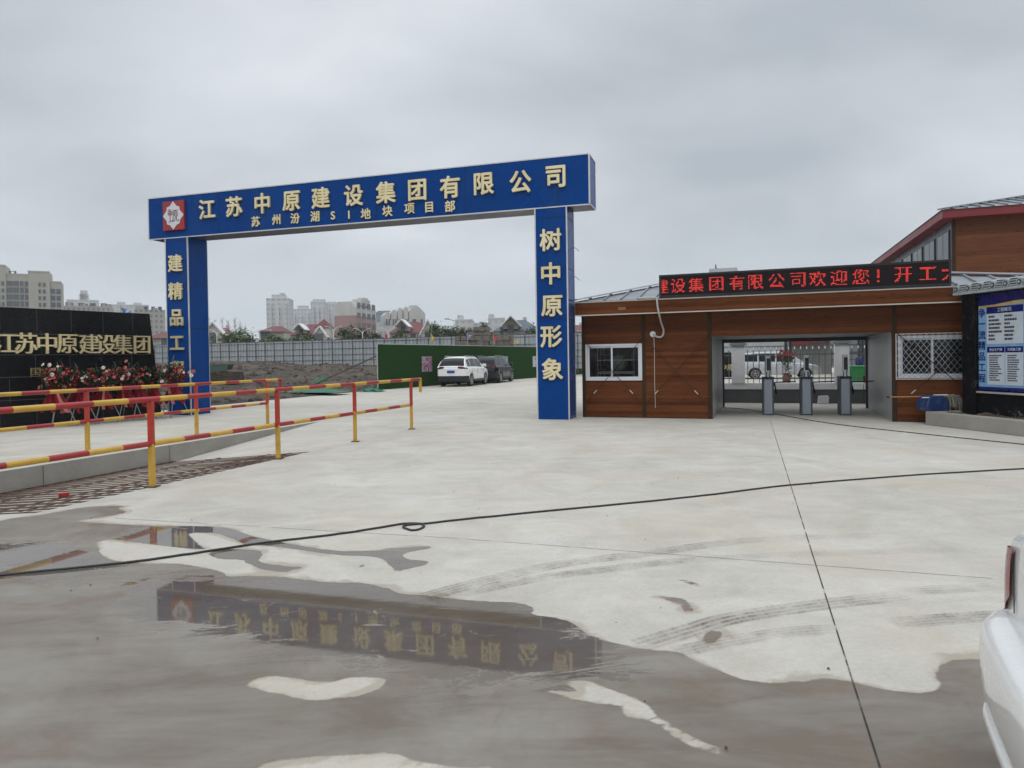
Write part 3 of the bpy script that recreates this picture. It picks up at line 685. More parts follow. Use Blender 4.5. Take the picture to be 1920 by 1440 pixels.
def railing(s, posts, t_start, t_end, label, zs=(1.10, 0.545), group='red and yellow railings along the wheel wash', drop=True, red_first=True, seg0=0.3):
    o = ST(s, posts[0]); root = thing('railing', label, 'railing', o, 0, group)
    inv = lambda p: Vector(p) - o
    rm = [M['rail_red'], M['rail_yellow']]
    mb = MB(); pts = [inv(ST(s, t_start, zs[0])), inv(ST(s, t_end, zs[0]))]
    if drop: pts.append(inv(ST(s, t_end, zs[0] - 0.30)))
    banded_rail(mb, pts, 0.034, seg0, red_first); mb.build('top_rail', rm, root, smooth=True)
    mb = MB(); last = posts[-1]
    banded_rail(mb, [inv(ST(s, t_start, zs[1])), inv(ST(s, last, zs[1]))], 0.034, seg0 * 0.9, red_first); mb.build('mid_rail', rm, root, smooth=True)
    for t in posts:
        mb = MB(); b = inv(ST(s, t))
        mb.box(b.x - 0.032, b.x + 0.032, b.y - 0.032, b.y + 0.032, 0, zs[1], 1); mb.box(b.x - 0.0323, b.x + 0.0323, b.y - 0.0323, b.y + 0.0323, zs[1], zs[0] - 0.02, 0)
        mb.box(b.x - 0.075, b.x + 0.075, b.y - 0.075, b.y + 0.075, 0, 0.012, 2)
        o2 = mb.build('post', [M['post_red'], M['rail_yellow'], M['rust']], root, bevel=0.006)
        o2.rotation_euler = (0, 0, 0)
    return root
railing(-7.1, [1.95, 4.4, 6.82, 9.3, 11.6, 13.95], -1.0, 14.42, 'nearer red and yellow banded pipe railing, in front of the rusty grate', seg0=0.42)
railing(-11.05, [1.4, 4.0, 6.6, 9.23, 11.8, 14.1], -1.0, 14.62, 'farther red and yellow banded pipe railing, on top of the concrete kerb', seg0=0.2)

mb = MB(); gz = lambda s, t: lane_floor(s, t) + 0.016
root = thing('drain_grate', 'rusty steel bar grating sunk between the two banded railings', 'grating', ST(-8.7, 8))
base = ST(-8.7, 8)
t = 5.62
while t < 10.45:
    a, b = ST(S_FAR + 0.03, t, gz(S_FAR, t)) - base, ST(S_NEAR - 0.16, t + rnd.uniform(-.03, .03), gz(S_NEAR, t)) - base
    mb.bar(a, b, 0.080, 0.007); t += 0.205 + rnd.uniform(-0.012, 0.012)
mb.build('cross_bars', M['rust'], root)
for s in (-10.36, -9.3, -8.2, -7.75):
    a, b = ST(s, 5.6, gz(s, 5.6) + 0.006) - base, ST(s, 10.5, gz(s, 10.5) + 0.006) - base
    MB().bar(a, b, 0.045, 0.008).build('bearer', M['rust'], root)
c = G(120, 929, -0.1); o = MB().box(-0.055, 0.055, -0.03, 0.03, 0, 0.05).build('carton', M['rail_red'], bevel=0.004); o.location = c + Vector((0, 0, 0.0)); o.rotation_euler = (0, 0, 0.4)
s_, t_ = to_st(c); o.location.z = gz(s_, t_) + 0.016; tag(o, 'tiny red carton dropped on the rusty grating', 'carton')

# ================================================================== CABLES
def cable(name, pix, r, label, zf=None, wob=0.0):
    P = [G(x, y) if len(p) == 2 else G(x, y) for p in pix for x, y in [p[:2]]]; pts = []
    for i in range(len(P) - 1):
        p0, p1, p2, p3 = P[max(i - 1, 0)], P[i], P[i + 1], P[min(i + 2, len(P) - 1)]
        for k in range(6):
            u = k / 6; q = 0.5 * ((2 * p1) + (-p0 + p2) * u + (2 * p0 - 5 * p1 + 4 * p2 - p3) * u * u + (-p0 + 3 * p1 - 3 * p2 + p3) * u ** 3)
            pts.append(q + Vector((rnd.uniform(-wob, wob), rnd.uniform(-wob, wob), r + 0.001)))
    pts.append(P[-1] + Vector((0, 0, r)))
    return tag(MB().tube(pts, r, 8).build(name, M['black_rubber_hose'], smooth=180), label, 'cable')
cable('cable', [(-2600, 1290), (-1400, 1215), (-600, 1140), (-120, 1095), (0, 1081), (100, 1071), (260, 1054), (380, 1037), (500, 1019), (620, 1005), (700, 993), (755, 984), (790, 984), (793, 991), (775, 996), (757, 991), (764, 986), (800, 983), (960, 966), (1200, 943), (1340, 928), (1480, 911), (1700, 893), (1920, 880), (2100, 872), (2600, 850)], 0.0095, 'thick black cable with a small loop, crossing the whole wet yard', wob=0.006)
cable('cable', [(1352, 765), (1400, 768), (1455, 777), (1560, 795), (1700, 811), (1920, 834), (2100, 850), (2700, 905)], 0.008, 'thin black cable running out of the turnstile passage', wob=0.006)

# ================================================================== GATE
GF = Frame(0.6324, 17.4792, -0.3005)
GW, GDP, GB, GTOP, GR, GSP, GL, GWL = 0.803, 0.809, 5.282, 6.512, 1.384, 10.634, 12.034, 0.80
gate = thing('entrance_gate', 'tall blue panelled site gate with pale gold lettering', 'gate', GF.o, GF.a)
mb = MB().box(-GL, GR, 0, GDP, GB, GTOP, 0)
mb.box(-GL + 0.02, GR - 0.02, 0.02, GDP - 0.02, GB - 0.006, GB - 0.002, 1)      # grey soffit sheet
beam = mb.build('beam', [M['blue_panel'], M['blue_soffit']], gate)
mb = MB()
e = 0.022
for z in (GB, GTOP): mb.box(-GL - 0.008, GR + 0.008, -0.010, 0.0 + e, z - e, z + 0.006)
for x in (-GL, GR): mb.box(x - e * 0.8, x + e * 0.8, -0.011, 0.03, GB + e, GTOP - e)
mb.box(GR - 0.002, GR + 0.012, GDP - e, GDP + 0.01, GB, GTOP); mb.box(GR - 0.002, GR + 0.012, 0.03, GDP - e, GB - 0.006, GB + e); mb.box(GR - 0.002, GR + 0.012, 0.03, GDP - e, GTOP - e, GTOP + 0.006)
mb.build('edge_trim', M['alu_trim'], beam)
mb = MB()
for px, py in ((411, 400), (552, 350), (705, 350), (871, 340), (1046, 320)):
    s, z = GF.hit(px, py); MB().box(s - 0.007, s + 0.007, -0.003, 0.004, GB + 0.022, GTOP - 0.022).build('panel_seam', M['seam'], beam)
def gate_pillar(x0, x1, seams, ze):
    mb = MB().box(x0, x1, 0, GDP, 0, GB - 0.006)
    p = mb.build('pillar', M['blue_panel'], gate)
    mb = MB()
    for x in (x0, x1):
        mb.box(x - 0.016, x + 0.016, -0.010, 0.022, 0, GB - 0.024)
        mb.box(x - 0.010, x + 0.010, GDP - 0.01, GDP + 0.010, 0, GB - 0.024)
    mb.build('edge_trim', M['alu_trim'], p)
    for z in seams:
        MB().box(x0 + 0.018, x1 - 0.018, -0.003, 0.004, z - 0.007, z + 0.007).box(x1 - 0.004, x1 + 0.003, 0.024, GDP - 0.012, z - 0.007, z + 0.007).build('panel_seam', M['seam'], p)
    return p
pr = gate_pillar(0, GW, [GF.hit(1035, y)[1] for y in (408, 503, 599, 693)] + [GB - 0.02], 0)
pl = gate_pillar(-GSP - GWL, -GSP, [GF.hit(332, y)[1] for y in (453, 534, 616, 697)] + [GB - 0.02], 0)
def line_of(chars, pix, size, name, depth, bold, mat_, parent, sx=1.0, frame=GF):
    for ch, (x, y) in zip(chars, pix):
        mb = MB(); s, z = frame.hit(x, y); letter(mb, ch, s, z, size, -0.012, bold, depth, sx); mb.build(name, mat_, parent)
line_of('江苏中原建设集团有限公司', [(390.5, 392.7), (441, 387.9), (493.8, 381.8), (548, 377.5), (603, 371.5), (664.6, 367), (725, 361.5), (783.8, 357), (845, 351.2), (908.5, 345.2), (977, 341.5), (1042.6, 332)], 0.60, 'title_character', 0.05, 0.024, M['gold'], beam, 0.98)
line_of('苏州汾湖S1地块项目部', [(481, 415.8), (519.5, 412), (554.8, 409.7), (592, 406.3), (625.7, 404.4), (655.6, 403), (687, 401), (727.5, 396.2), (768.8, 391.5), (805.7, 389), (844.6, 387)], 0.305, 'subtitle_character', 0.03, 0.020, M['gold'], beam)
line_of('建精品工程', [(330.5, 493.6), (331, 545.8), (333, 595.6), (333.4, 643), (334, 692.5)], 0.53, 'slogan_character', 0.045, 0.024, M['gold'], pl)
line_of('树中原形象', [(1033, 450), (1033.4, 513), (1035.4, 573.8), (1034.4, 630.8), (1036.6, 692)], 0.57, 'slogan_character', 0.045, 0.024, M['gold'], pr)
for px, py in ((1077, 464), (1079, 518)):
    s_w, z_w = GF.hit(px, py, GDP); MB().tube([(GW + 0.01, GDP - 0.02, z_w), (GW + 0.07, GDP, z_w - 0.04), (GW + 0.14, GDP, z_w - 0.11)], 0.006, 5).build('loose_wire', M['seam'], pr)
# emblem: red plate, white eight-cornered star, seal characters
s, z = GF.hit(328.5, 405); hw, hh = 0.385, 0.43
em = MB().box(s - hw, s + hw, -0.075, -0.012, z - hh, z + hh).build('emblem', M['red_plate'], beam, bevel=0.006)
star = []
for k in range(4):
    a = k * math.pi / 2; star.append((math.cos(a), math.sin(a)))
    for q in ((0.66, 0.34), (0.60, 0.60), (0.34, 0.66)):
        x, y = q; star.append((x * math.cos(a) - y * math.sin(a), x * math.sin(a) + y * math.cos(a)))
mb = MB().prism([(s + x * hw * 0.97, z + y * hh * 0.97) for x, y in star], -0.083, -0.074); mb.build('emblem_star', M['white_plate'], em)
mb = MB()
for pts in ([(-.46, .06), (-.46, .28), (-.10, .28), (-.10, .06), (-.46, .06)], [(-.28, .42), (-.28, -.36), (-.42, -.46)], [(-.40, .17), (-.16, .17)], [(-.28, -.36), (-.10, -.42), (-.06, -.30)],
            [(0.0, -.40), (0.02, .34), (.46, .34)], [(.12, .22), (.40, .22), (.40, -.04), (.12, -.04), (.12, .22)], [(.12, .09), (.40, .09)], [(.20, -.04), (.18, -.30), (.06, -.42)], [(.32, -.04), (.32, -.34), (.50, -.40), (.50, -.28)], [(.24, .34), (.28, .22)], [(-.50, .40), (-.2, .40)]):
    for (a, b), (c, d) in zip(pts, pts[1:]): mb.bar((s + a * hw, -0.086, z + b * hh), (s + c * hw, -0.086, z + d * hh), 0.017, 0.006, up=(0, 1, 0))
mb.build('seal_mark', M['maroon'], em)

# ================================================================== BLACK GRANITE SIGN WALL
a, b = G(-60, 809), G(297, 780)
wa = math.atan2(b.y - a.y, b.x - a.x); BW = Frame(b.x, b.y, wa)          # x = 0 at its right-hand end, negative towards the left of the picture
WT = 3.0; Ltop = -0.20
wall = thing('sign_wall', 'black polished granite sign wall with sloping end and gold company name', 'sign wall', BW.o, wa)
outline = [(-9.6, 0), (0.10, 0), (Ltop, WT), (-9.3, WT)]
MB().prism(outline, 0, 0.5).build('slab', M['granite'], wall)
mb = MB()
for px, py in ((0, 625), (0, 665.5), (0, 708), (0, 752)):
    z = BW.hit(px, py)[1]; mb.box(-9.5, 0.06 - z * 0.1, -0.003, 0.002, z - 0.005, z + 0.005)
for row, off in ((0, 0.0), (1, 0.45), (2, 0.0), (3, 0.3), (4, 0.1)):
    zz = [0.02, 0.62, 1.22, 1.83, 2.42, 2.98]
    for k in range(12):
        x = -0.75 - k * 0.82 + off * 0.5; mb.box(x - 0.003, x + 0.003, -0.0025, 0.002, zz[row] + 0.01, zz[row + 1] - 0.01)
mb.build('grout_line', M['grout'], wall)
mb = MB()
for ch, px, py in zip('江苏中原建设集团', (9, 47.5, 87, 125, 166, 197.5, 229, 265), (643, 643.5, 644, 644.5, 645, 645.5, 646, 646.2)):
    s, z = BW.hit(px, py); letter(mb, ch, s, z, 0.575, -0.004, 0.022, 0.05, 0.96, 0, 0)
mb.build('name_lettering', M['gold_bright'], wall)
mb = MB()
for ch, px in zip('国家示企业', (66, 87, 170, 210, 226)):
    s, z = BW.hit(px, 698.5); letter(mb, ch, s, z, 0.27, -0.004, 0.026, 0.03, 1.0, 0, 0)
mb.build('grade_lettering', M['gold_mirror'], wall)

# opening-day flower stands in front of it
def petal_disc(mb, c, nrm, r, m, rr):
    n = Vector(nrm).normalized(); x = n.orthogonal().normalized(); y = n.cross(x); k = 9; a0 = rr.random()
    vs = [c + n * r * 0.25]
    for i in range(k * 2):
        a = a0 + math.pi * i / k; q = r if i % 2 == 0 else r * 0.62; vs.append(c + (x * math.cos(a) + y * math.sin(a)) * q + n * r * 0.05)
    mb.add(vs, [(0, 1 + i, 1 + (i + 1) % (2 * k)) for i in range(2 * k)], m)
    vs = []; b = len(mb.v)
    mb.add([c + n * (r * 0.3) + (x * math.cos(2 * math.pi * i / 6) + y * math.sin(2 * math.pi * i / 6)) * r * 0.26 for i in range(6)], [tuple(range(6))], 1 if m != 1 else 0)
def leaf(mb, c, d, ln, w, m=0):
    d = Vector(d).normalized(); x = d.cross(Vector((0.2, 0.1, 1))).normalized() * w / 2; u = x.cross(d).normalized()
    mb.add([c, c + d * ln * 0.5 + x + u * w * 0.2, c + d * ln, c + d * ln * 0.5 - x + u * w * 0.2], [(0, 1, 2), (0, 2, 3)], m)
stand_labels = ['flower stand nearest the frame edge, pink gerberas on the left of the row', 'second flower stand from the left, low pink flowers above red ribbons', 'flower stand in the middle of the row with mixed pink and white blooms', 'flower stand below the last gold letters, tall red flowers at its left',
                'flower stand with red flowers and a large hanging red bow', 'mostly green flower stand with few blooms close to the blue pillar', 'flower stand right against the blue gate pillar with a wide red wrap']
for i, (px, py, sc) in enumerate([(111, 800, 1.0), (152, 797, 0.95), (197, 793, 1.0), (240, 789, 1.02), (264, 787, 1.0), (292, 785, 0.98), (328, 782, 1.02)]):
    rr = random.Random(40 + i); p = G(px, py)
    st = thing('flower_stand', stand_labels[i], 'flower stand', p, rr.uniform(-0.3, 0.3), 'opening-day flower stands in front of the granite wall')
    top = Vector((0, 0, 1.02 * sc))
    for k in range(3):
        a = -1.57 + k * 2.09 + rr.uniform(-.2, .2); MB().tube([top, (math.cos(a) * 0.42, math.sin(a) * 0.36, 0)], 0.011, 6).build('leg', M['steel'], st, smooth=180)
    mb = MB()
    for _ in range(300):
        d = Vector((rr.gauss(0, 1), rr.gauss(0, 0.6) - 0.2, rr.uniform(-0.4, 1.1))).normalized(); c = Vector((rr.gauss(0, 0.13), rr.gauss(0, 0.08) - 0.05, 1.15 * sc + rr.gauss(0, 0.13)))
        leaf(mb, c, d, rr.uniform(0.14, 0.36), rr.uniform(0.025, 0.07))
    mb.build('foliage', M['dark_leaf'], st, recalc=False)
    mb = MB()
    for _ in range(20 if i == 5 else 52):
        x = rr.gauss(0, 0.20); z = 1.20 * sc + rr.gauss(0, 0.15); y = -0.20 - rr.uniform(0, 0.12) + abs(x) * 0.25
        petal_disc(mb, Vector((x, y, z)), (x * 1.2, -1, (z - 1.1) * 0.8 + rr.uniform(-.2, .4)), rr.uniform(0.036, 0.070), rr.choice([0, 0, 0, 0, 1, 1, 2] if i in (0, 3, 4) else [0, 0, 0, 0, 0, 1, 2]), rr)
    mb.build('blossoms', [M['petal_red'], M['petal_pink'], M['petal_white']], st, recalc=False)
    # gathered paper wrap and hanging ribbons
    mb = MB(); n = 18; rows = [(0.98, 0.16), (0.86, 0.10), (0.76, 0.17), (0.60, 0.27), (0.44, 0.30 * rr.uniform(.6, 1))]
    vs = []
    for z, r in rows:
        for k in range(n):
            a = 2 * math.pi * k / n; q = r * (1 + 0.22 * math.sin(5 * a + i) + rr.uniform(-.08, .08)); vs.append((q * math.cos(a), q * 0.55 * math.sin(a) - 0.08, z * sc - 0.07 * math.cos(2 * a) * r * 3))
    mb.add(vs, [(r * n + k, r * n + (k + 1) % n, (r + 1) * n + (k + 1) % n, (r + 1) * n + k) for r in range(len(rows) - 1) for k in range(n) if not (r == 3 and math.sin(2 * math.pi * k / n) > 0.3)])
    mb.build('paper_wrap', M['ribbon_red'], st, recalc=False)
    for q in range(3):
        a = Vector((rr.uniform(-.15, .15), -0.24, 0.92 * sc)); d = rr.uniform(-0.28, 0.28); w = rr.uniform(0.03, 0.05); mb = MB(); vs = []
        for k in range(7):
            u = k / 6; c = a + Vector((d * u, -0.06 * math.sin(3 * u), -0.55 * u)); vs += [c + Vector((-w, 0.02 * math.sin(5 * u), 0)), c + Vector((w, -0.02 * math.cos(4 * u), 0))]
        mb.add(vs, [(2 * k, 2 * k + 1, 2 * k + 3, 2 * k + 2) for k in range(6)]); mb.build('ribbon', M['ribbon_red'] if q else M['petal_pink'], st, recalc=False)

# ================================================================== GUARDHOUSE WITH THE TURNSTILE PASSAGE
HF = Frame(1.8083, 17.9517, -0.3521)
HZ, HT, L1, L2, LE, HO, HD, OV = 2.586, 2.917, 3.22, 7.085, 10.4, 1.995, 4.146, 0.40
house = thing('guardhouse', 'single-storey wood-clad guardhouse with a turnstile passage through it', 'guardhouse', HF.o, HF.a)
hs = lambda px, py: HF.hit(px, py)
w1a, w1z1 = hs(1097.8, 645); w1b, w1z0 = hs(1204.6, 714.5); w1z1 = hs(1150, 645)[1]; w1z0 = hs(1150, 713.5)[1]
w2a, w2z1 = hs(1683, 630); w2z0 = hs(1683, 709)[1]; w2b = w2a + 1.62
p1, p2 = hs(1208, 750)[0], hs(1331, 750)[0]
EY = 0.10
def panel(x0, x1, z0, z1, name='wall_panel', y0=0.0, y1=EY):
    return MB().box(x0, x1, y0, y1, z0, z1).build(name, M['wood'], house)
panel(0.085, w1a, 0.02, HZ); panel(w1a, w1b, 0.02, w1z0); panel(w1a, w1b, w1z1, HZ); panel(w1b, p1 - 0.045, 0.02, HZ)
panel(p1 + 0.045, L1 - 0.10, 0.02, HZ); panel(L1, L2, HO, HZ)
panel(L2 + 0.09, w2a, 0.02, HZ); panel(w2a, w2b, 0.02, w2z0); panel(w2a, w2b, w2z1, HZ); panel(w2b, LE, 0.02, HZ)
for x0, x1 in ((0, 0.085), (p1 - 0.045, p1 + 0.045), (L1 - 0.10, L1), (L2, L2 + 0.09), (LE, LE + 0.085)):
    MB().box(x0, x1, -0.012, EY, 0.0, HZ).build('post', M['brown_post'], house)
# side and rear walls, passage walls and ceiling, partitions
MB().box(0.002, 0.08, EY, HD, 0, HZ).box(LE, LE + 0.08, EY, HD, 0, HZ).build('side_wall', M['wood'], house)
MB().box(0.085, L1 - 0.1, HD, HD + 0.06, 0, HZ).box(L2 + 0.1, LE, HD, HD + 0.06, 0, HZ).box(L1, L2, HD, HD + 0.06, HO - 0.06, HZ).build('rear_wall', M['grey_paint'], house)
MB().box(L1 - 0.06, L1 + 0.002, EY, HD, 0, HO).build('passage_wall', M['passage_panel'], house)
MB().box(L2 - 0.002, L2 + 0.06, EY, HD, 0, HO).build('passage_wall', M['passage_panel'], house)
MB().box(L1 - 0.06, L2 + 0.06, EY + 0.001, HD - 0.001, HO, HO + 0.05).build('passage_ceiling', M['passage_ceiling'], house)
MB().box(L1 + 0.003, L1 + 0.05, HD - 0.06, HD + 0.02, 0, HO).box(L2 - 0.05, L2 - 0.003, HD - 0.06, HD + 0.02, 0, HO).box(L1 + 0.05, L2 - 0.05, HD - 0.06, HD + 0.02, HO - 0.10, HO - 0.004).build('rear_opening_frame', M['dark_metal'], house)
# eaves box and roof
mb = MB().box(-OV * 0.16, LE + 0.5, -OV, -OV + 0.03, HZ + 0.012, HT - 0.012)
mb.box(-OV * 0.16, -OV * 0.16 + 0.03, -OV + 0.03, HD + OV, HZ + 0.012, HT - 0.012)
mb.build('fascia', M['wood'], house)
MB().box(-0.075, LE + 0.51, -OV - 0.010, -OV + 0.045, HZ - 0.012, HZ + 0.014).box(-0.075, LE + 0.51, -OV - 0.012, -OV + 0.05, HT - 0.016, HT + 0.012).build('fascia_trim', M['brown_trim_cream'], house)
MB().box(-0.03, LE + 0.48, -OV + 0.03, EY, HZ + 0.002, HZ + 0.01).build('soffit', M['brown_post'], house)
x0, x1, y0, y1 = -0.09, LE + 0.53, -OV - 0.02, HD + OV + 0.05
ym = (y0 + y1) / 2; rx0, zr = HF.hit(1252, 527, ym); zr = (zr + HF.hit(1770, 504, ym)[1]) / 2 - 0.05; rx1 = LE - 3.2; ze = HT + 0.014
mb = MB(); mb.add([(x0, y0, ze), (x1, y0, ze), (x1, y1, ze), (x0, y1, ze), (rx0, ym, zr), (rx1, ym, zr)], [(0, 1, 5, 4), (1, 2, 5), (2, 3, 4, 5), (3, 0, 4)])
roof = mb.build('roof', M['roof_metal'], house)
mb = MB(); x = x0 + 0.35
while x < x1 - 0.1:
    f = 1.0 if rx0 <= x <= rx1 else (x - x0) / (rx0 - x0) if x < rx0 else (x1 - x) / (x1 - rx1)
    mb.bar((x, y0 + 0.01, ze + 0.02), (x, y0 + (ym - y0) * f, ze + (zr - ze) * f + 0.02), 0.035, 0.05); x += 0.42
mb.build('standing_seam', M['roof_metal'], roof)
mb = MB()
for a, b in (((x0, y0, ze), (rx0, ym, zr)), ((x1, y0, ze), (rx1, ym, zr)), ((rx0, ym, zr), (rx1, ym, zr))):
    a, b = Vector(a), Vector(b); mb.bar(a + Vector((0, 0, .05)), b + Vector((0, 0, .05)), 0.30, 0.035)
mb.build('ridge_cap', M['roof_edge'], roof)
s, z = HF.hit(1342, 496, 2.0)
zv = HF.hit(1342, 506, 2.0)[1]; MB().box(s - 0.15, s + 0.55, 1.7, 2.3, zr - 0.02, zv).build('roof_vent', M['roof_edge'], roof)
MB().tube([(s, 2.0, zv - 0.05), (s, 2.0, z)], 0.015, 6).tube([(s, 2, zv + 0.08), (s + 0.05, 2.0, zv)], 0.01, 5).build('antenna', M['dark_metal'], house)
# windows
def sliding_window(x0, x1, z0, z1, mull, mesh=False):
    f = 0.055; mb = MB()
    mb.box(x0, x1, -0.03, EY, z1 - f, z1).box(x0, x1, -0.03, EY, z0, z0 + f).box(x0, x0 + f, -0.03, EY, z0 + f, z1 - f).box(x1 - f, x1, -0.03, EY, z0 + f, z1 - f)
    fr = mb.build('window', M['pvc_white'], house, bevel=0.004)
    for i, (a, b, y) in enumerate(((x0 + f, mull + 0.02, 0.012), (mull - 0.02, x1 - f, -0.018))):
        g = 0.042; mb = MB().box(a, b, y, y + 0.03, z1 - f - g, z1 - f - 0.001).box(a, b, y, y + 0.03, z0 + f + 0.001, z0 + f + g).box(a, a + g, y, y + 0.03, z0 + f + g, z1 - f - g).box(b - g, b, y, y + 0.03, z0 + f + g, z1 - f - g)
        mb.build('sash', M['pvc_white'], fr)
        MB().box(a + g - 0.005, b - g + 0.005, y + 0.012, y + 0.017, z0 + f + g - 0.005, z1 - f - g + 0.005).build('pane', M['glass'], fr)
    return fr
sliding_window(w1a, w1b, w1z0, w1z1, hs(1147.5, 690)[0])
wd2 = sliding_window(w2a, w2b, w2z0, w2z1, hs(1748, 690)[0])
# protective mesh and frame over the right-hand window
mb = MB(); a, b = w2a - 0.05, w2b + 0.05
for x, z in ((a, 0), ): mb.box(a, a + 0.018, -0.065, -0.045, w2z0 - 0.03, w2z1 + 0.05).box(b - 0.018, b, -0.065, -0.045, w2z0 - 0.03, w2z1 + 0.05).box(a + 0.018, b - 0.018, -0.065, -0.045, w2z1 + 0.032, w2z1 + 0.05).box(a + 0.018, b - 0.018, -0.065, -0.045, w2z0 - 0.03, w2z0 - 0.012)
mg = mb.build('mesh_guard_frame', M['brown_trim_cream'], house)
mb = MB(); st = 0.115; z0, z1 = w2z0 - 0.02, w2z1 + 0.04
for k in range(-12, 20):
    for sg in (1, -1):
        xa = a + k * st if sg == 1 else a + k * st; pts = []
        za, zb = z0, z1; xb = xa + sg * (z1 - z0) * 0.72
        if sg == -1: xa += 0.4; xb = xa - (z1 - z0) * 0.72
        lo, hi = (xa, za), (xb, zb)
        if min(lo[0], hi[0]) > b or max(lo[0], hi[0]) < a: continue
        def clip(p, q):
            for lim, s_ in ((a, 1), (b, -1)):
                if (p[0] - lim) * s_ < 0: u = (lim - p[0]) / (q[0] - p[0]); p = (lim, p[1] + (q[1] - p[1]) * u)
                if (q[0] - lim) * s_ < 0: u = (lim - p[0]) / (q[0] - p[0]); q = (lim, p[1] + (q[1] - p[1]) * u)
            return p, q
        lo, hi = clip(lo, hi); mb.bar((lo[0], -0.055, lo[1]), (hi[0], -0.055, hi[1]), 0.009, 0.009, up=(0, 1, 0))
mb.build('mesh_guard', M['steel'], mg)
# cross bracing of thin rods with pale turnbuckles
def brace(xa, xb, zt, zb):
    for p, q, f in (((xa, zt), (xb, zb), 0.80), ((xb, zt), (xa, zb), 0.80)):
        o = MB().tube([(p[0], -0.085, p[1]), (q[0], -0.085, q[1])], 0.0085, 6).build('brace_rod', M['brown_post'], house)
        u = Vector((q[0] - p[0], 0, q[1] - p[1])); c = Vector((p[0], -0.085, p[1])) + u * f
        MB().tube([c - u.normalized() * 0.06, c + u.normalized() * 0.06], 0.013, 6).build('turnbuckle', M['brown_trim_cream'], o)
brace(0.05, p1, 2.0, 0.32); brace(p1, L1 - 0.05, 2.03, 0.30); brace(L2 + 0.05, w2b + 0.05, 2.0, 0.34)
# dim room behind each window: back wall is the rear wall; furniture seen through the glass
bunk = thing('bunk_bed', 'white steel bunk bed with rolled bedding, seen through the first window', 'bunk bed', HF.wld(0.65, 0.75, 0), HF.a)
mb = MB()
for x in (-0.42, 0.55):
    for y in (0, 0.8): mb.tube([(x, y, 0), (x, y, 2.0)], 0.02, 6)
for z in (1.10, 1.45): mb.tube([(-0.42, 0, z), (0.55, 0, z)], 0.02, 6).tube([(-0.42, 0.8, z), (0.55, 0.8, z)], 0.02, 6)
for z in (1.2, 1.32, 1.6, 1.75): mb.tube([(-0.42, 0, z), (-0.42, 0.8, z)], 0.012, 6)
mb.build('bed_frame', M['white_paint'], bunk, smooth=True)
MB().box(-0.42, 0.55, 0, 0.8, 1.10, 1.16).build('mattress', M['villa_wall'], bunk, bevel=0.02)
mb = MB().lathe([(0.02, -0.24), (0.17, -0.24), (0.21, -0.2), (0.22, 0), (0.21, 0.2), (0.17, 0.24), (0.02, 0.24)], (0.12, 0.25, 1.38), 14, axis='y'); mb.build('rolled_quilt', mat('quilt', (0.30, 0.34, 0.30), 0.9, var=0.6, scale=9), bunk, smooth=True)
mb = MB().lathe([(0.02, -0.2), (0.13, -0.18), (0.14, 0.1), (0.1, 0.2)], (-0.18, 0.3, 1.29), 12, axis='y'); mb.build('pillow', mat('navy_cloth', (0.03, 0.045, 0.12), 0.9, var=0.4, scale=9), bunk, smooth=True)
o = MB().box(0, 1.1, 0, 0.5, 0, 0.74).box(0.15, 0.75, 0.1, 0.25, 0.78, 1.2).box(0.8, 1.0, 0.1, 0.3, 0.74, 1.0).build('desk', M['grey_paint'], bevel=0.01); o.location = HF.wld(w2a + 0.35, 0.7); o.rotation_euler = (0, 0, HF.a)
tag(o, 'grey desk with a box on it behind the meshed window', 'desk')
# small plaque on the fascia
s, z = HF.hit(1166, 578, -OV); MB().box(s - 0.09, s + 0.09, -OV - 0.006, -OV - 0.001, z - 0.04, z + 0.03).build('plaque', mat('brass_plaque', (0.19, 0.12, 0.035), 0.5), house)
# conduit from the sign, wall rosette and pendant wire
cf = lambda px, py, y: (HF.hit(px, py, y)[0], y, HF.hit(px, py, y)[1])
cd = thing('conduit', 'pale corrugated conduit hanging from the eaves to a round wall rosette', 'conduit', HF.o, HF.a)
ctrl = [cf(1196, 559, -OV - 0.03), cf(1225, 558, -OV - 0.04), cf(1231, 560, -OV - 0.05), cf(1233, 575, -OV - 0.06), cf(1236, 590, -OV - 0.05), cf(1240, 606, -0.2), cf(1244, 618, -0.09), cf(1243, 628, -0.06), cf(1238, 632, -0.05), cf(1231, 631, -0.05), cf(1225, 627, -0.05)]
pts = []
P = [Vector(c) for c in ctrl]
for i in range(len(P) - 1):
    p0, p1_, p2_, p3 = P[max(i - 1, 0)], P[i], P[i + 1], P[min(i + 2, len(P) - 1)]
    for k in range(8):
        u = k / 8; pts.append(0.5 * ((2 * p1_) + (-p0 + p2_) * u + (2 * p0 - 5 * p1_ + 4 * p2_ - p3) * u * u + (-p0 + 3 * p1_ - 3 * p2_ + p3) * u ** 3))
pts.append(P[-1])
MB().tube(pts, [0.026 if i % 2 else 0.021 for i in range(len(pts))], 8).build('corrugated_pipe', mat('conduit_grey', (0.42, 0.42, 0.39), 0.6), cd, smooth=True)
c = cf(1224, 626.5, 0); MB().lathe([(0.02, 0.05), (0.045, 0.05), (0.062, 0.035), (0.072, 0.0)], (c[0], -0.002, c[2]), 20, axis='y').build('rosette', M['white_paint'], cd, smooth=True)
MB().tube([cf(1226, 630, -0.03), cf(1227, 660, -0.015), cf(1227.5, 720, -0.012), cf(1229, 765, -0.012)], 0.008, 6).build('wire', M['brown_trim_cream'], cd)

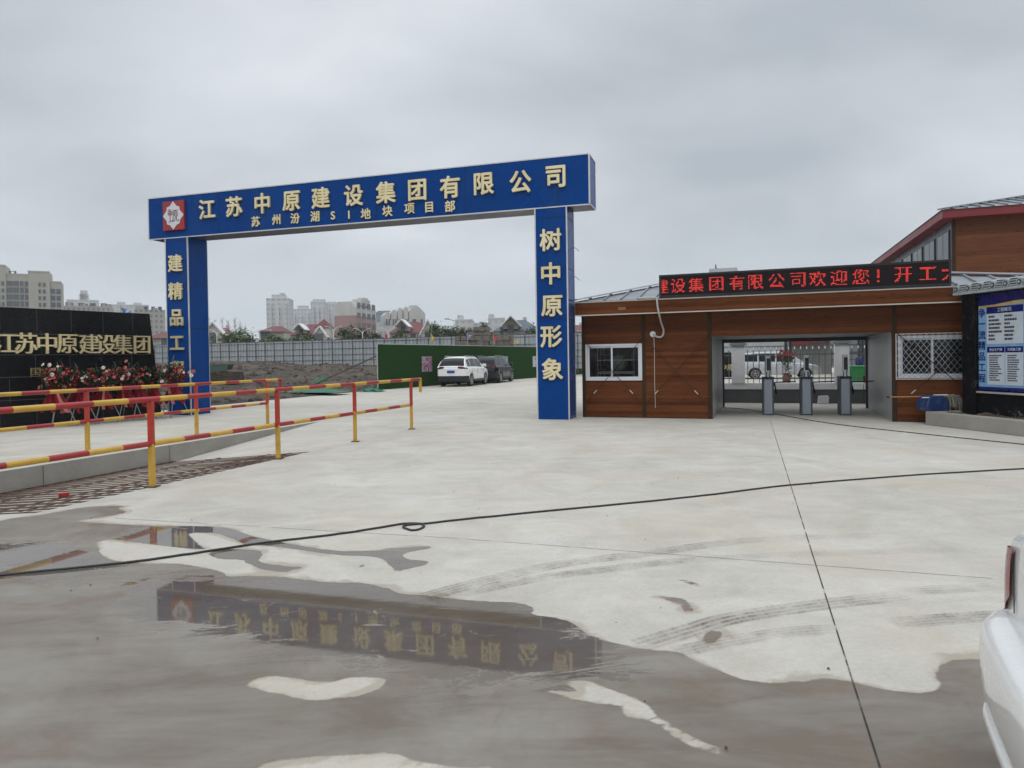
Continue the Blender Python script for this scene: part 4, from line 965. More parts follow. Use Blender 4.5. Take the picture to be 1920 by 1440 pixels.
# LED sign
y_led = -0.33
A, B = HF.hit(1236, 561, y_led - 0.1), HF.hit(1784, 532, y_led - 0.1); zt = (HF.hit(1235, 516, y_led - 0.1)[1] + HF.hit(1784, 486, y_led - 0.1)[1]) / 2
lx0, lx1, lz0, lz1 = A[0], B[0], (A[1] + B[1]) / 2, zt
led = thing('led_sign', 'long black scrolling display with red dot characters on the guardhouse eaves', 'display sign', HF.wld(lx0, y_led, lz0), HF.a)
LW, LH = lx1 - lx0, lz1 - lz0; fr = 0.045
MB().box(0, LW, -0.088, 0.06, 0, LH).build('cabinet', M['black_plastic'], led)
MB().box(0, LW, -0.10, -0.088, 0, fr).box(0, LW, -0.10, -0.088, LH - fr, LH).box(0, fr, -0.10, -0.088, fr, LH - fr).box(LW - fr, LW, -0.10, -0.088, fr, LH - fr).build('bezel', M['black_plastic'], led)
MB().box(fr, LW - fr, -0.0935, -0.0885, fr, LH - fr).build('screen', M['led_face'], led)
MB().box(0.2, 0.25, -0.05, 0.3, -0.05, 0.1).box(LW - 0.3, LW - 0.25, -0.05, 0.3, -0.05, 0.1).box(LW / 2, LW / 2 + 0.05, -0.05, 0.3, -0.05, 0.1).build('bracket', M['dark_metal'], led)
def raster(ch, N=16, sub=4, thr=0.33):
    vs, fs, ctr, w, h = glyphs(ch, 0.0, 0.0)
    tris = []
    for f in fs:
        for k in range(1, len(f) - 1): tris.append([vs[f[0]][:2], vs[f[k]][:2], vs[f[k + 1]][:2]])
    T = np.array(tris); g = (np.arange(N * sub) + 0.5) / (N * sub)
    X, Y = np.meshgrid(g, g, indexing='ij'); X = X - 0.5 + ctr[0]; Y = Y - 0.5 + ctr[1]
    a, b, c = T[:, 0], T[:, 1], T[:, 2]; ins = np.zeros(X.shape, bool)
    for i in range(len(T)):
        def cr(p, q): return (q[0] - p[0]) * (Y - p[1]) - (q[1] - p[1]) * (X - p[0])
        s1, s2, s3 = cr(a[i], b[i]), cr(b[i], c[i]), cr(c[i], a[i]); ins |= ((s1 >= 0) & (s2 >= 0) & (s3 >= 0)) | ((s1 <= 0) & (s2 <= 0) & (s3 <= 0))
    return ins.reshape(N, sub, N, sub).mean(axis=(1, 3)) > thr
lit = [MB(), MB()]
cell = (LH - 2 * fr) * 0.80; pit = cell / 16
for ch, px, half in (('建', 1240, 1), ('设', 1271, 0), ('集', 1305, 0), ('团', 1343, 0), ('有', 1382, 0), ('限', 1417, 0), ('公', 1456, 0), ('司', 1496, 0), ('欢', 1533, 0), ('迎', 1573, 0), ('您', 1614, 0), ('！', 1647, 0), ('开', 1694, 0), ('工', 1739, 0), ('大', 1783, 2)):
    s, z = HF.hit(px, 530, y_led - 0.1); cx = s - lx0; cz = LH * 0.5
    g = raster(ch, thr=0.36 if ch not in '！' else 0.3)
    for i in range(16):
        for j in range(16):
            if not g[i, j]: continue
            x, zz = cx + (i - 7.5) * pit * 1.02, cz + (j - 7.5) * pit
            if x < fr + 0.02 or x > LW - fr - 0.02: continue
            k = 0 if rnd.random() < 0.86 else 1
            lit[k].box(x - pit * 0.47, x + pit * 0.47, -0.0965, -0.0940, zz - pit * 0.27, zz + pit * 0.27)
lit[0].build('led_characters', M['led'], led); lit[1].build('led_characters', M['led_dim'], led)

# turnstiles in the passage
def turnstile(first):
    t = thing('turnstile', 'x', 'turnstile', (0, 0, 0), 0, 'tripod turnstiles in the guardhouse passage')
    MB().box(-0.10, 0.10, 0, 0.42, 0.02, 0.91).build('pedestal', M['steel_brushed'], t, bevel=0.012)
    MB().box(-0.135, -0.10, 0.0, 0.42, 0.0, 0.91).box(0.10, 0.135, 0.0, 0.42, 0.0, 0.91).build('side_cover', M['grey_paint'], t, bevel=0.006)
    MB().box(-0.14, 0.14, -0.02, 0.44, 0.91, 0.965).build('top_cover', M['dark_metal'], t, bevel=0.012)
    MB().lathe([(0.07, 0), (0.07, 0.02), (0.045, 0.04), (0.045, 0.06)], (0.12, 0.21, 0.78), 12, axis='x').build('hub', M['dark_metal'], t, smooth=True)
    for d, l in (((1, 0, 0.04), 0.50), ((0.12, 0.35, -0.9), 0.24), ((0.16, -0.3, -0.9), 0.26)):
        d = Vector(d).normalized(); a = Vector((0.17, 0.21, 0.78 + (0.04 if d.x > 0.5 else -0.02))); MB().tube([a, a + d * l], 0.016, 8).build('arm', M['dark_metal'], t, smooth=True)
    f = MB().tube([(0, 0.06, 0.965), (0, 0.06, 1.10)], [0.055, 0.045], 12).build('scanner_post', M['steel'], t, smooth=True)
    MB().box(-0.062, 0.062, 0.03, 0.085, 1.08, 1.50).build('face_scanner', M['steel'], t, bevel=0.015)
    MB().box(-0.03, 0.056, 0.022, 0.030, 1.13, 1.44).build('scanner_screen', M['black_plastic'], t)
    MB().box(-0.066, 0.066, -0.02, 0.09, 1.49, 1.505).build('scanner_visor', M['white_paint'], t)
    return t
tn = turnstile(True)
for i, (px, py, lab) in enumerate([(1441, 778, 'leftmost grey turnstile with face scanner in the passage'), (1513, 778.5, 'middle grey turnstile with face scanner in the passage'), (1586, 778.7, 'rightmost grey turnstile, beside the white pillar and green bin')]):
    o = tn if i == 0 else copy_tree(tn); o.location = G(px, py); o.rotation_euler = (0, 0, HF.a + 0.05); o['label'] = lab
c = G(1543, 757); o = MB().prism([(-.16, 0), (.15, 0), (.17, .2), (.14, .26), (-.13, .24)], -0.06, 0.06).build('paper_sack', M['white_paint'], bevel=0.02); o.location = c; o.rotation_euler = (0, 0, HF.a); tag(o, 'small white paper sack leaning on the dark grey low wall', 'sack')
mb = MB(); pts = [G(1622, 757) + Vector((math.cos(a) * 0.05, 0.0, 0.34 + 0.33 * math.sin(a))) for a in [i * math.pi / 12 for i in range(25)]]; tag(mb.tube(pts, 0.008, 6).build('cable', M['black_rubber_hose'], smooth=180), 'loop of thin cable hung at the right end of the passage', 'cable')

# ================================================================== PLANTER, NOTICE BOARD, BUCKET AND MOP
pa, pb = G(1735, 796.5), G(1920, 819); pa_ = math.atan2(pb.y - pa.y, pb.x - pa.x); PF = Frame(pa.x, pa.y, pa_)
pl_ = thing('planter', 'long low concrete planter bed filled with brown soil', 'planter', PF.o, pa_)
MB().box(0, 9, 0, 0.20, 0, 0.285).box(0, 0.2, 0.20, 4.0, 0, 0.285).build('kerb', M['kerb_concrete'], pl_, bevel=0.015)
mb = MB(); nx, ny = 70, 26
vs = [(0.2 + 8.8 * i / nx, 0.2 + 3.7 * j / ny, 0.20 + 0.10 * min(1, j / 6) + rnd.uniform(0, 0.055) + 0.03 * math.sin(i * 0.9 + j)) for i in range(nx + 1) for j in range(ny + 1)]
mb.add(vs, [(i * (ny + 1) + j, (i + 1) * (ny + 1) + j, (i + 1) * (ny + 1) + j + 1, i * (ny + 1) + j + 1) for i in range(nx) for j in range(ny)]); mb.build('soil', M['soil'], pl_, smooth=180)

NB = Frame(9.41, 14.53, -1.44); NBL = 6.6
nb = thing('notice_board', 'black marble notice board with tiled ridge and blue information poster', 'notice board', NB.o, NB.a)
nh = lambda cx, cy, y=0.0: NB.hit(1800 + cx / 4.8, 530 + cy / 4.8, y)
pz1, pz0 = 2.62, nh(150, 962)[1]
px0 = nh(150, 600)[0]; cw = nh(112, 600)[0]
zt = nh(60, 108)[1]
MB().box(-0.02, px0 - 0.02, -0.02, 0.55, 0.12, zt).build('column', M['marble'], nb, bevel=0.008)
MB().box(px0 - 0.02, NBL, 0.04, 0.50, 0.12, pz0 - 0.06).build('base', M['marble'], nb)
MB().box(px0 - 0.02, NBL, 0.06, 0.50, pz0 - 0.06, zt).build('back_panel', M['marble'], nb)
MB().box(px0 - 0.06, NBL, 0.0, 0.062, pz0 - 0.065, pz0 - 0.03).build('ledge', M['alu_trim'], nb)
# ridge of grey roof tiles with round end caps
M['ridge_tile'] = mat('ridge_tile', (0.30, 0.33, 0.34), 0.7, var=0.25, scale=6)
M['ridge_dark'] = mat('ridge_dark', (0.045, 0.055, 0.06), 0.8)
rg = MB().box(-0.14, NBL + 0.1, -0.12, 0.66, zt + 0.002, zt + 0.05).prism([(-0.10, zt + 0.05), (0.62, zt + 0.05), (0.38, zt + 0.25), (0.14, zt + 0.25)], -0.10, NBL + 0.1, plane='yz').build('ridge', M['ridge_tile'], nb)
mb = MB(); k = 0; x = -0.05
while x < NBL:
    mb.lathe([(0.078, -0.02), (0.082, 0.0), (0.055, 0.018), (0.05, 0.05)], (x, -0.10, zt + 0.115), 14, 0, 'y'); mb.lathe([(0.052, -0.027), (0.05, -0.02)], (x, -0.10, zt + 0.115), 12, 1, 'y'); mb.lathe([(0.026, -0.034), (0.024, -0.026)], (x, -0.10, zt + 0.115), 10, 0, 'y')
    for q in range(3): mb.box(x + 0.085, x + 0.225, -0.115 - 0.006 * q, 0.0, zt + 0.06 + q * 0.045, zt + 0.085 + q * 0.045, 0)
    mb.box(x + 0.09, x + 0.22, -0.105, 0.02, zt + 0.05, zt + 0.20, 1); x += 0.31
mb.build('tile_end', [M['ridge_tile'], M['ridge_dark']], rg)
# printed poster
M['poster_navy'] = mat('poster_navy', (0.006, 0.008, 0.115), 0.3, var=0.05)
M['poster_sky'] = mat('poster_sky', (0.19, 0.36, 0.58), 0.3, var=0.18, scale=0.9)
M['poster_yellow'] = mat('poster_yellow', (0.52, 0.37, 0.14), 0.3)
M['poster_white'] = mat('poster_white', (0.50, 0.55, 0.60), 0.3, var=0.03)
M['ink'] = mat('ink', (0.03, 0.03, 0.05), 0.5)
PX1 = NBL - 0.5
pos = MB().box(px0, PX1, 0.046, 0.058, pz0, zt - 0.03).build('poster', M['poster_sky'], nb)
mb = MB(); yb = 0.044
za, zb_ = nh(150, 215, yb)[1], nh(576, 145, yb)[1]; xb = nh(576, 145, yb)[0]; zm = nh(360, 190, yb)[1]; xm = nh(360, 190, yb)[0]
cur = [(px0 + (PX1 - px0) * i / 14, za + (zm - za) * min(1, (PX1 - px0) * i / 14 / (xm - px0)) + 0.10 * max(0, (PX1 - px0) * i / 14 - (xm - px0)) ** 0.8) for i in range(15)]
cur = [(x, min(z, zt - 0.2)) for x, z in cur]
mb.prism(cur + [(PX1, zt - 0.03), (px0, zt - 0.03)], yb, yb + 0.0015); mb.box(px0, PX1, yb, yb + 0.0015, pz0, nh(150, 932, yb)[1]); mb.build('poster_band', M['poster_navy'], pos)
mb = MB().prism([(x, z - 0.012 - 0.05 * min(1, 0.4 + x / 2)) for x, z in cur] + [(x, z + 0.002) for x, z in reversed(cur)], yb + 0.0018, yb + 0.0026); mb.build('poster_swoosh', M['poster_yellow'], pos)
mb = MB()
for ch, cy in zip('争一流精品工程', (272, 370, 470, 565, 665, 762, 858)):
    mb = MB(); s, z = nh(198, cy, yb); letter(mb, ch, s, z, 0.185, yb - 0.0002, 0.016, 0.0015, 1.0); mb.build('slogan_character', M['poster_navy'], pos)
cards = []
c1 = (nh(240, 400, yb)[0], nh(570, 400, yb)[0]); cz = (nh(240, 553, yb)[1], nh(240, 222, yb)[1])
c2 = (nh(246, 750, yb)[0], nh(402, 750, yb)[0]); c3 = (nh(408, 750, yb)[0], nh(570, 750, yb)[0]); dz = (nh(250, 915, yb)[1], nh(250, 578, yb)[1])
mb, mh, mi, mt = MB(), MB(), MB(), MB()
def card(a, b, z0, z1, head, title, size, rows, cols):
    mb.box(a, b, yb - 0.001, yb + 0.001, z0, z1); MB().box(a, b, yb - 0.0022, yb - 0.0012, z1 - head, z1).build('card_header', M['poster_navy'], pos)
    letter(mt, title, (a + b) / 2, z1 - head / 2, size, yb - 0.0024, 0.01, 0.001)
    z = z1 - head - 0.06; n = 0
    while z > z0 + 0.05:
        x = a + 0.05
        for q in range(cols):
            w = (b - a - 0.1) / cols; l = w * rnd.uniform(0.35, 0.9) if cols > 1 else (b - a - 0.1) * rnd.uniform(0.55, 1.0)
            x2 = a + 0.05 + q * w
            while l > 0.01:
                seg = min(l, rnd.uniform(0.02, 0.06)); mi.box(x2, x2 + seg * 0.86, yb - 0.0022, yb - 0.0012, z - rows * 0.28, z + rows * 0.28); x2 += seg; l -= seg
        z -= rows
card(c1[0], c1[1], cz[0], cz[1], 0.135, '工程概况', 0.085, 0.075, 2)
card(c2[0], c2[1], dz[0], dz[1], 0.115, '安全生产牌', 0.062, 0.044, 1); card(c3[0], c3[1], dz[0], dz[1], 0.115, '文明施工牌', 0.062, 0.044, 1)
x = c1[1] + 0.08
while x + 0.9 < PX1: card(x, x + 0.85, dz[0], cz[1], 0.135, '工程概况', 0.085, 0.06, 1); x += 0.95
mb.build('poster_card', M['poster_white'], pos); mi.build('card_print', M['ink'], pos); mt.build('card_title', M['poster_white'], pos)

c = G(1758, 771, 0.285); bk = thing('plastic_barrel', 'dark blue plastic barrel lying on the end of the planter', 'barrel', c, PF.a + 1.45)
MB().prism([(-.24, 0), (.24, 0), (.255, .10), (.20, .28), (.12, .325), (-.12, .325), (-.20, .28), (-.255, .10)], -0.02, 0.36).build('body', mat('barrel_blue', (0.012, 0.035, 0.12), 0.35, var=0.3, scale=8, dirt=(0.25, 0.26, 0.3), dirt_amt=0.4), bk, bevel=0.03)
MB().lathe([(0.06, 0), (0.062, 0.03), (0.055, 0.035)], (0, -0.022, 0.2), 14, axis='y').build('lid', mat('barrel_lid', (0.03, 0.06, 0.16), 0.4), bk, smooth=True)
MB().box(-.06, .22, -0.01, 0.05, 0.335, 0.352).box(-0.34, -0.2, -.03, .0, .285, .305).build('scraper', M['white_paint'], bk)
mp = thing('mop', 'mop with orange handle resting across the blue barrel', 'mop', G(1758, 771, 0.285), 0)
o0 = Vector(mp.location)
a, b = D(1664, 744.5, 15.1) - o0, D(1774, 743, 15.0) - o0
MB().tube([a, b], 0.014, 8).build('handle', mat('mop_handle', (0.42, 0.20, 0.06), 0.45), mp, smooth=True)
MB().tube([a - (b - a).normalized() * 0.02, a + (b - a).normalized() * 0.04], 0.02, 8).build('end_cap', M['black_plastic'], mp)
mb = MB()
for k in range(46):
    q = b + Vector((rnd.uniform(-.05, .10), rnd.uniform(-.12, .03), rnd.uniform(-.03, .02))); e_ = Vector((rnd.uniform(0.02, 0.20), rnd.uniform(-.12, .05), 0)); d_ = -min(0.30, b.z + 0.02) * rnd.uniform(.6, 1)
    mb.tube([q, q + e_ * 0.6 + Vector((0, 0, 0.02)), q + e_ + Vector((0, 0, d_ * 0.5)), q + e_ * 1.05 + Vector((0, 0, d_))], 0.013, 5)
mb.build('mop_head', mat('mop_cotton', (0.24, 0.23, 0.19), 0.95, var=0.4, scale=12), mp)

# ================================================================== BOUNDARY FENCE BEHIND THE PASSAGE AND WHAT STANDS BEYOND
FB = Frame(*HF.wld(0, 6.0)[:2], HF.a)
bf = thing('boundary_fence', 'white and grey boundary fence of masonry pillars and pointed steel bars', 'fence', FB.o, FB.a)
FX0, FX1 = -1.15, 16.0
MB().box(FX0, FX1, 0, 0.24, 0, 0.43).build('plinth', M['grey_paint'], bf)
MB().box(FX0 - 0.02, FX1, -0.03, 0.27, 0.432, 0.63).build('coping', M['white_paint'], bf, bevel=0.008)
cols = [0.57 + 3.02 * k for k in range(6)]
for x in cols:
    p_ = MB().box(x - 0.2, x + 0.2, -0.07, 0.31, 0.632, 1.84).build('pillar', M['white_paint'], bf, bevel=0.008)
    MB().box(x - 0.26, x + 0.26, -0.13, 0.37, 1.842, 1.90).prism([(x - 0.26, 1.90), (x + 0.26, 1.90), (x, 1.98)], -0.13, 0.37).build('cap', M['grey_cap'], p_)
M['bar_grey'] = mat('bar_grey', (0.16, 0.165, 0.16), 0.5, 0.3)
for a, b in zip([FX0] + cols, cols + [FX1]):
    xa = a + 0.2 if a != FX0 else a; xb = b - 0.2 if b != FX1 else b
    mb = MB(); mb.box(xa, xb, 0.10, 0.14, 0.76, 0.80).box(xa, xb, 0.10, 0.14, 1.50, 1.54)
    n = max(1, round((xb - xa) / 0.18))
    for k in range(n):
        x = xa + (k + 0.5) * (xb - xa) / n; mb.box(x - 0.012, x + 0.012, 0.108, 0.132, 0.632, 1.68)
        mb.lathe([(0.012, 1.68), (0.020, 1.70), (0.020, 1.72), (0.001, 1.79)], (x, 0.12, 0), 6, 1)
    mb.build('bar_grille', [M['bar_grey'], M['white_paint']], bf)

# two-storey site office with red eaves behind the notice board
q = D(1786, 412, 27.5); OF = Frame(q.x, q.y, -0.33); oh = q.z + 0.02
of = thing('site_office', 'two-storey wood-clad site office with dark red eaves and glazed side', 'office block', OF.o, OF.a)
MB().box(0, 14, 0, 26, 0, oh).build('wall', M['wood_office'], of)
MB().box(-0.03, 0.09, -0.03, 0.06, 0, oh).build('corner_post', M['brown_post'], of)
M['red_trim'] = mat('red_trim', (0.20, 0.018, 0.022), 0.45, var=0.15, scale=1)
MB().box(-0.45, 14.5, -0.45, 26.5, oh + 0.002, oh + 0.30).build('eaves_trim', M['red_trim'], of)
mb = MB(); ez = oh + 0.31; mb.add([(-0.5, -0.5, ez), (14.5, -0.5, ez), (14.5, 26.5, ez), (-0.5, 26.5, ez), (7, 7, ez + 1.9), (7, 19, ez + 1.9)], [(0, 1, 4), (1, 2, 5, 4), (2, 3, 5), (3, 0, 4, 5)]); orf = mb.build('roof', M['roof_metal'], of)
mb = MB()
for k in range(1, 34):
    x = -0.5 + 15 * k / 34; f = min(x + 0.5, 14.5 - x) / 7.5; mb.bar((x, -0.48, ez + 0.03), (x, -0.5 + 7.5 * f, ez + 1.9 * f + 0.03), 0.05, 0.07)
mb.bar((-0.5, -0.5, ez + .04), (7, 7, ez + 1.94), 0.3, 0.05); mb.build('standing_seam', M['roof_metal'], orf)
MB().box(-0.012, -0.002, 0.10, 25.9, 0.1, oh - 0.02).build('side_cladding', M['office_dark'], of)
for k in range(11):
    y0_ = 0.35 + k * 2.3
    for z0_, z1_ in ((oh - 2.35, oh - 0.35), (0.9, 2.4)):
        w_ = MB().box(-0.05, -0.013, y0_, y0_ + 1.75, z0_, z1_).build('window', M['dark_metal'], of)
        for a, b in ((0.06, 0.84), (0.91, 1.69)): MB().box(-0.058, -0.051, y0_ + a, y0_ + b, z0_ + 0.06, z1_ - 0.06).build('pane', M['car_glass'], w_)
stc = thing('outdoor_stair', 'grey steel outdoor stair against the dark side of the site office', 'stair', OF.wld(-1.3, 3.0), OF.a)
for x in (-0.45, 0.45): MB().bar((x, 0.0, 0.05), (x, 6.2, 3.7), 0.06, 0.24).build('stringer', M['steel'], stc)
mb = MB()
for k in range(18): mb.box(-0.42, 0.42, 0.2 + k * 0.33, 0.48 + k * 0.33, 0.18 + k * 0.195, 0.21 + k * 0.195)
mb.build('step_tread', M['dark_metal'], stc)
mb = MB()
for x in (-0.45, 0.45):
    mb.tube([(x, 0, 1.0), (x, 6.2, 4.65), (x, 9.5, 4.65)], 0.025, 6)
    for k in range(7): mb.tube([(x, k, 0.1 + k * 0.59), (x, k, 1.05 + k * 0.59)], 0.018, 6)
mb.build('handrail', M['steel'], stc)
mb = MB().box(-0.5, 0.5, 6.2, 9.6, 3.62, 3.72)
for y in (6.3, 9.4): mb.box(-0.48, -0.40, y, y + 0.08, 0, 3.62)
mb.build('landing', M['dark_metal'], stc)

def at_px(px, Y): q = D(px, 700, Y); return Vector((q.x, q.y, 0))
def zpx(px, py, Y): return D(px, py, Y).z
# dark square posts, red awning, sheds and boards seen through the passage
for px in (1474, 1482):
    o = MB().box(-0.09, 0.09, -0.09, 0.09, 0, 3.4).build('steel_post', M['dark_metal'], bevel=0.01); o.location = at_px(px, 45 if px < 1480 else 46); o.rotation_euler = (0, 0, HF.a); tag(o, 'dark square steel post %s, seen through the passage' % ('with the red flowers before it' if px < 1480 else 'behind another post, nearer the red awning'), 'post')
aw = thing('awning', 'sloping dark red awning with striped metal front beyond the fence', 'awning', at_px(1512, 52), HF.a)
MB().prism([(-1.2, zpx(1512, 648, 52)), (1.6, zpx(1512, 640, 52)), (1.6, 3.2), (-1.2, 3.2)], -1, 1).build('canopy', M['red_trim'], aw)
MB().box(-1.2, 1.7, 0.3, 0.5, 0, 2.6).build('striped_panel', ribbed('awning_stripe', (0.30, 0.31, 0.30), 0.22, 0, 0.8), aw)
sh = MB().box(-2.2, 2.2, 0, 2.5, 0, 3.3).build('panel_shed', M['hoarding']); sh.location = at_px(1450, 66); sh.rotation_euler = (0, 0, HF.a); tag(sh, 'pale grey panel shed behind the silver minivan', 'shed')
M['board_blue'] = mat('board_blue', (0.02, 0.10, 0.40), 0.4, var=0.25, scale=1.5)
for px, w_, z0_, z1_, lab in ((1362, 2.2, 1.2, 3.1, 'blue site board left of the white fence pillar, above the black sign'), (1404, 1.5, 1.3, 3.1, 'blue site board beside the red vertical banner')):
    b_ = thing('site_board', lab, 'board', at_px(px, 60), HF.a)
    MB().box(-w_ / 2, w_ / 2, 0, 0.08, z0_, z1_).build('board', M['board_blue'], b_); MB().box(-w_ / 2 + 0.1, -w_ / 2 + 0.18, 0.02, 0.1, 0, z0_).box(w_ / 2 - 0.18, w_ / 2 - 0.1, 0.02, 0.1, 0, z0_).build('leg', M['dark_metal'], b_)
    MB().box(-w_ / 2 + 0.2, w_ / 2 - 0.2, -0.012, -0.001, z0_ + 0.15, z0_ + 0.4).build('board_stripe', M['white_paint'], b_)
ban = thing('banner', 'narrow red vertical banner with yellow characters beyond the fence', 'banner', at_px(1421, 57), HF.a)
MB().box(-0.29, 0.29, 0, 0.05, 1.0, 3.3).build('cloth', M['red_trim'], ban)
mb = MB()
for ch, py in zip('立质量', (643, 651.5, 660.5)): letter(mb, ch, 0, zpx(1421, py, 57), 0.40, -0.003, 0.03, 0.01)
mb.build('banner_lettering', M['poster_yellow'], ban)
bs = thing('low_sign_wall', 'low black sign wall with gold characters beyond the fence', 'sign wall', at_px(1358, 48), HF.a)
MB().box(-1.3, 0.9, 0, 0.3, 0, 1.7).build('slab', M['granite'], bs); mb = MB()
for ch, x in zip('中原', (-0.05, 0.42)): letter(mb, ch, x, zpx(1358, 689, 48), 0.46, -0.003, 0.02, 0.02)
mb.build('sign_lettering', M['gold_mirror'], bs)
fp = thing('flower_pot', 'tall dark pot of red flowers in front of the silver minivan', 'flower pot', at_px(1475, 36), 0)
MB().lathe([(0.16, 0), (0.2, 0.25), (0.14, 0.45), (0.2, 0.55)], (0, 0, 0), 14).build('pot', mat('pot_red', (0.12, 0.02, 0.02), 0.5), fp, smooth=True)
mb = MB()
for _ in range(160): leaf(mb, Vector((rnd.gauss(0, .12), rnd.gauss(0, .12), 1.05 + rnd.gauss(0, .25))), (rnd.gauss(0, 1), rnd.gauss(0, 1), rnd.gauss(0.2, 1)), 0.22, 0.06)
mb.build('foliage', M['dark_leaf'], fp, recalc=False); mb = MB()
for _ in range(60): petal_disc(mb, Vector((rnd.gauss(0, .20), rnd.gauss(0, .15), 1.50 + rnd.gauss(0, .11))), (rnd.gauss(0, .5), -1, .4), 0.07, 0, rnd)
mb.build('blossoms', [M['ribbon_red'], M['petal_red']], fp, recalc=False)
gb = thing('wheelie_bin', 'green plastic bin behind the fence bars', 'bin', at_px(1611, 25.5), HF.a)
MB().prism([(-.30, 0.05), (.30, 0.05), (.36, 1.02), (-.36, 1.02)], -0.33, 0.33).build('body', mat('bin_green', (0.008, 0.16, 0.035), 0.4, var=0.15), gb, bevel=0.02)
MB().box(-.39, .39, -.36, .36, 1.02, 1.08).build('lid', mat('bin_green_lid', (0.012, 0.20, 0.05), 0.4), gb, bevel=0.02)
bb = MB().lathe([(0.12, 0), (0.14, 0.03), (0.14, 0.30), (0.11, 0.36), (0.04, 0.38), (0.04, 0.43)], (0, 0, 0), 18).build('water_bottle', mat('bottle_blue', (0.008, 0.02, 0.10), 0.25), smooth=True); bb.location = at_px(1611, 26.6) + Vector((0, 0, 1.02)); tag(bb, 'dark blue water bottle standing on a table behind the green bin', 'bottle')
o = MB().box(-0.5, 0.5, -0.35, 0.35, 0.96, 1.02).box(-.46, -.40, -.3, -.24, 0, .96).box(.40, .46, -.3, -.24, 0, .96).box(-.46, -.40, .24, .3, 0, .96).box(.40, .46, .24, .3, 0, .96).build('work_table', M['dark_metal']); o.location = at_px(1611, 26.6); o.rotation_euler = (0, 0, HF.a); tag(o, 'dark metal table under the blue water bottle', 'table')
o = MB().lathe([(0.06, 0), (0.07, 0.02), (0.085, 0.22), (0.07, 0.30)], (0, 0, 0), 12).build('fire_extinguisher', M['ribbon_red'], smooth=True); o.scale = (0.7, 0.7, 0.7); o.location = FB.wld(7.25, 0.12, 0.63); tag(o, 'small red canister on the coping beside the green bin', 'canister')

# ================================================================== CARS
def smoothstep(a, b, x):
    u = min(1, max(0, (x - a) / (b - a))); return u * u * (3 - 2 * u)
class CarShape:
    """x runs from the rear bumper (0) to the front (L); y to the left; z up"""
    def __init__(s, **k): s.__dict__.update(k)
    def halfw(s, x):
        r = 1 - s.rr * max(0, 1 - x / s.rl) ** 3; f = 1 - s.fr * max(0, 1 - (s.L - x) / s.fl) ** 2.6
        return s.W / 2 * r * f
    def deck(s, x): return float(np.interp(x, s.dx, s.dz))
    def roof(s, x): return float(np.interp(x, s.gx, s.gz))
    def sill(s, x):
        z = s.zs + 0.10 * max(0, 1 - x / 0.5) + 0.06 * max(0, 1 - (s.L - x) / 0.6)
        for w in s.wheels:
            ra = s.wr + 0.055
            if abs(x - w) < ra: z = max(z, s.wr + math.sqrt(ra * ra - (x - w) ** 2) - 0.01)
        return z
    def section(s, x):
        w, zt, zb = s.halfw(x), s.deck(x), s.sill(x); zm = s.zs + 0.52 * (zt - s.zs)
        zm = max(zm, zb + 0.03)
        return [(0, min(zb, 0.42)), (w * 0.72, min(zb, 0.42)), (w * 0.78, zb), (w * 0.965, zb), (w * 0.985, zb + 0.03), (w, zm), (w * 0.993, zm + (zt - zm) * 0.55), (w * 0.965, zt - 0.045), (w * 0.90, zt), (w * 0.6, zt + 0.015), (0, zt + 0.028)]
    def w_at(s, x, z):
        p = sorted((b, a) for a, b in s.section(x)[3:9]); return float(np.interp(z, [q[0] for q in p], [q[1] for q in p]))
    def green(s, x, u):
        """side of the greenhouse, u = 0 at the belt and 1 at the roof edge"""
        w = s.W / 2; zr, zd = s.roof(x), s.deck(x); full = max(0.0, min(1, (zr - zd) / s.gh)); 
        yb = w * 0.905; yr = yb - (yb - w * s.rw) * full
        return Vector((x, yb + (yr - yb) * u, zd + (zr - 0.05 * full - zd) * u))
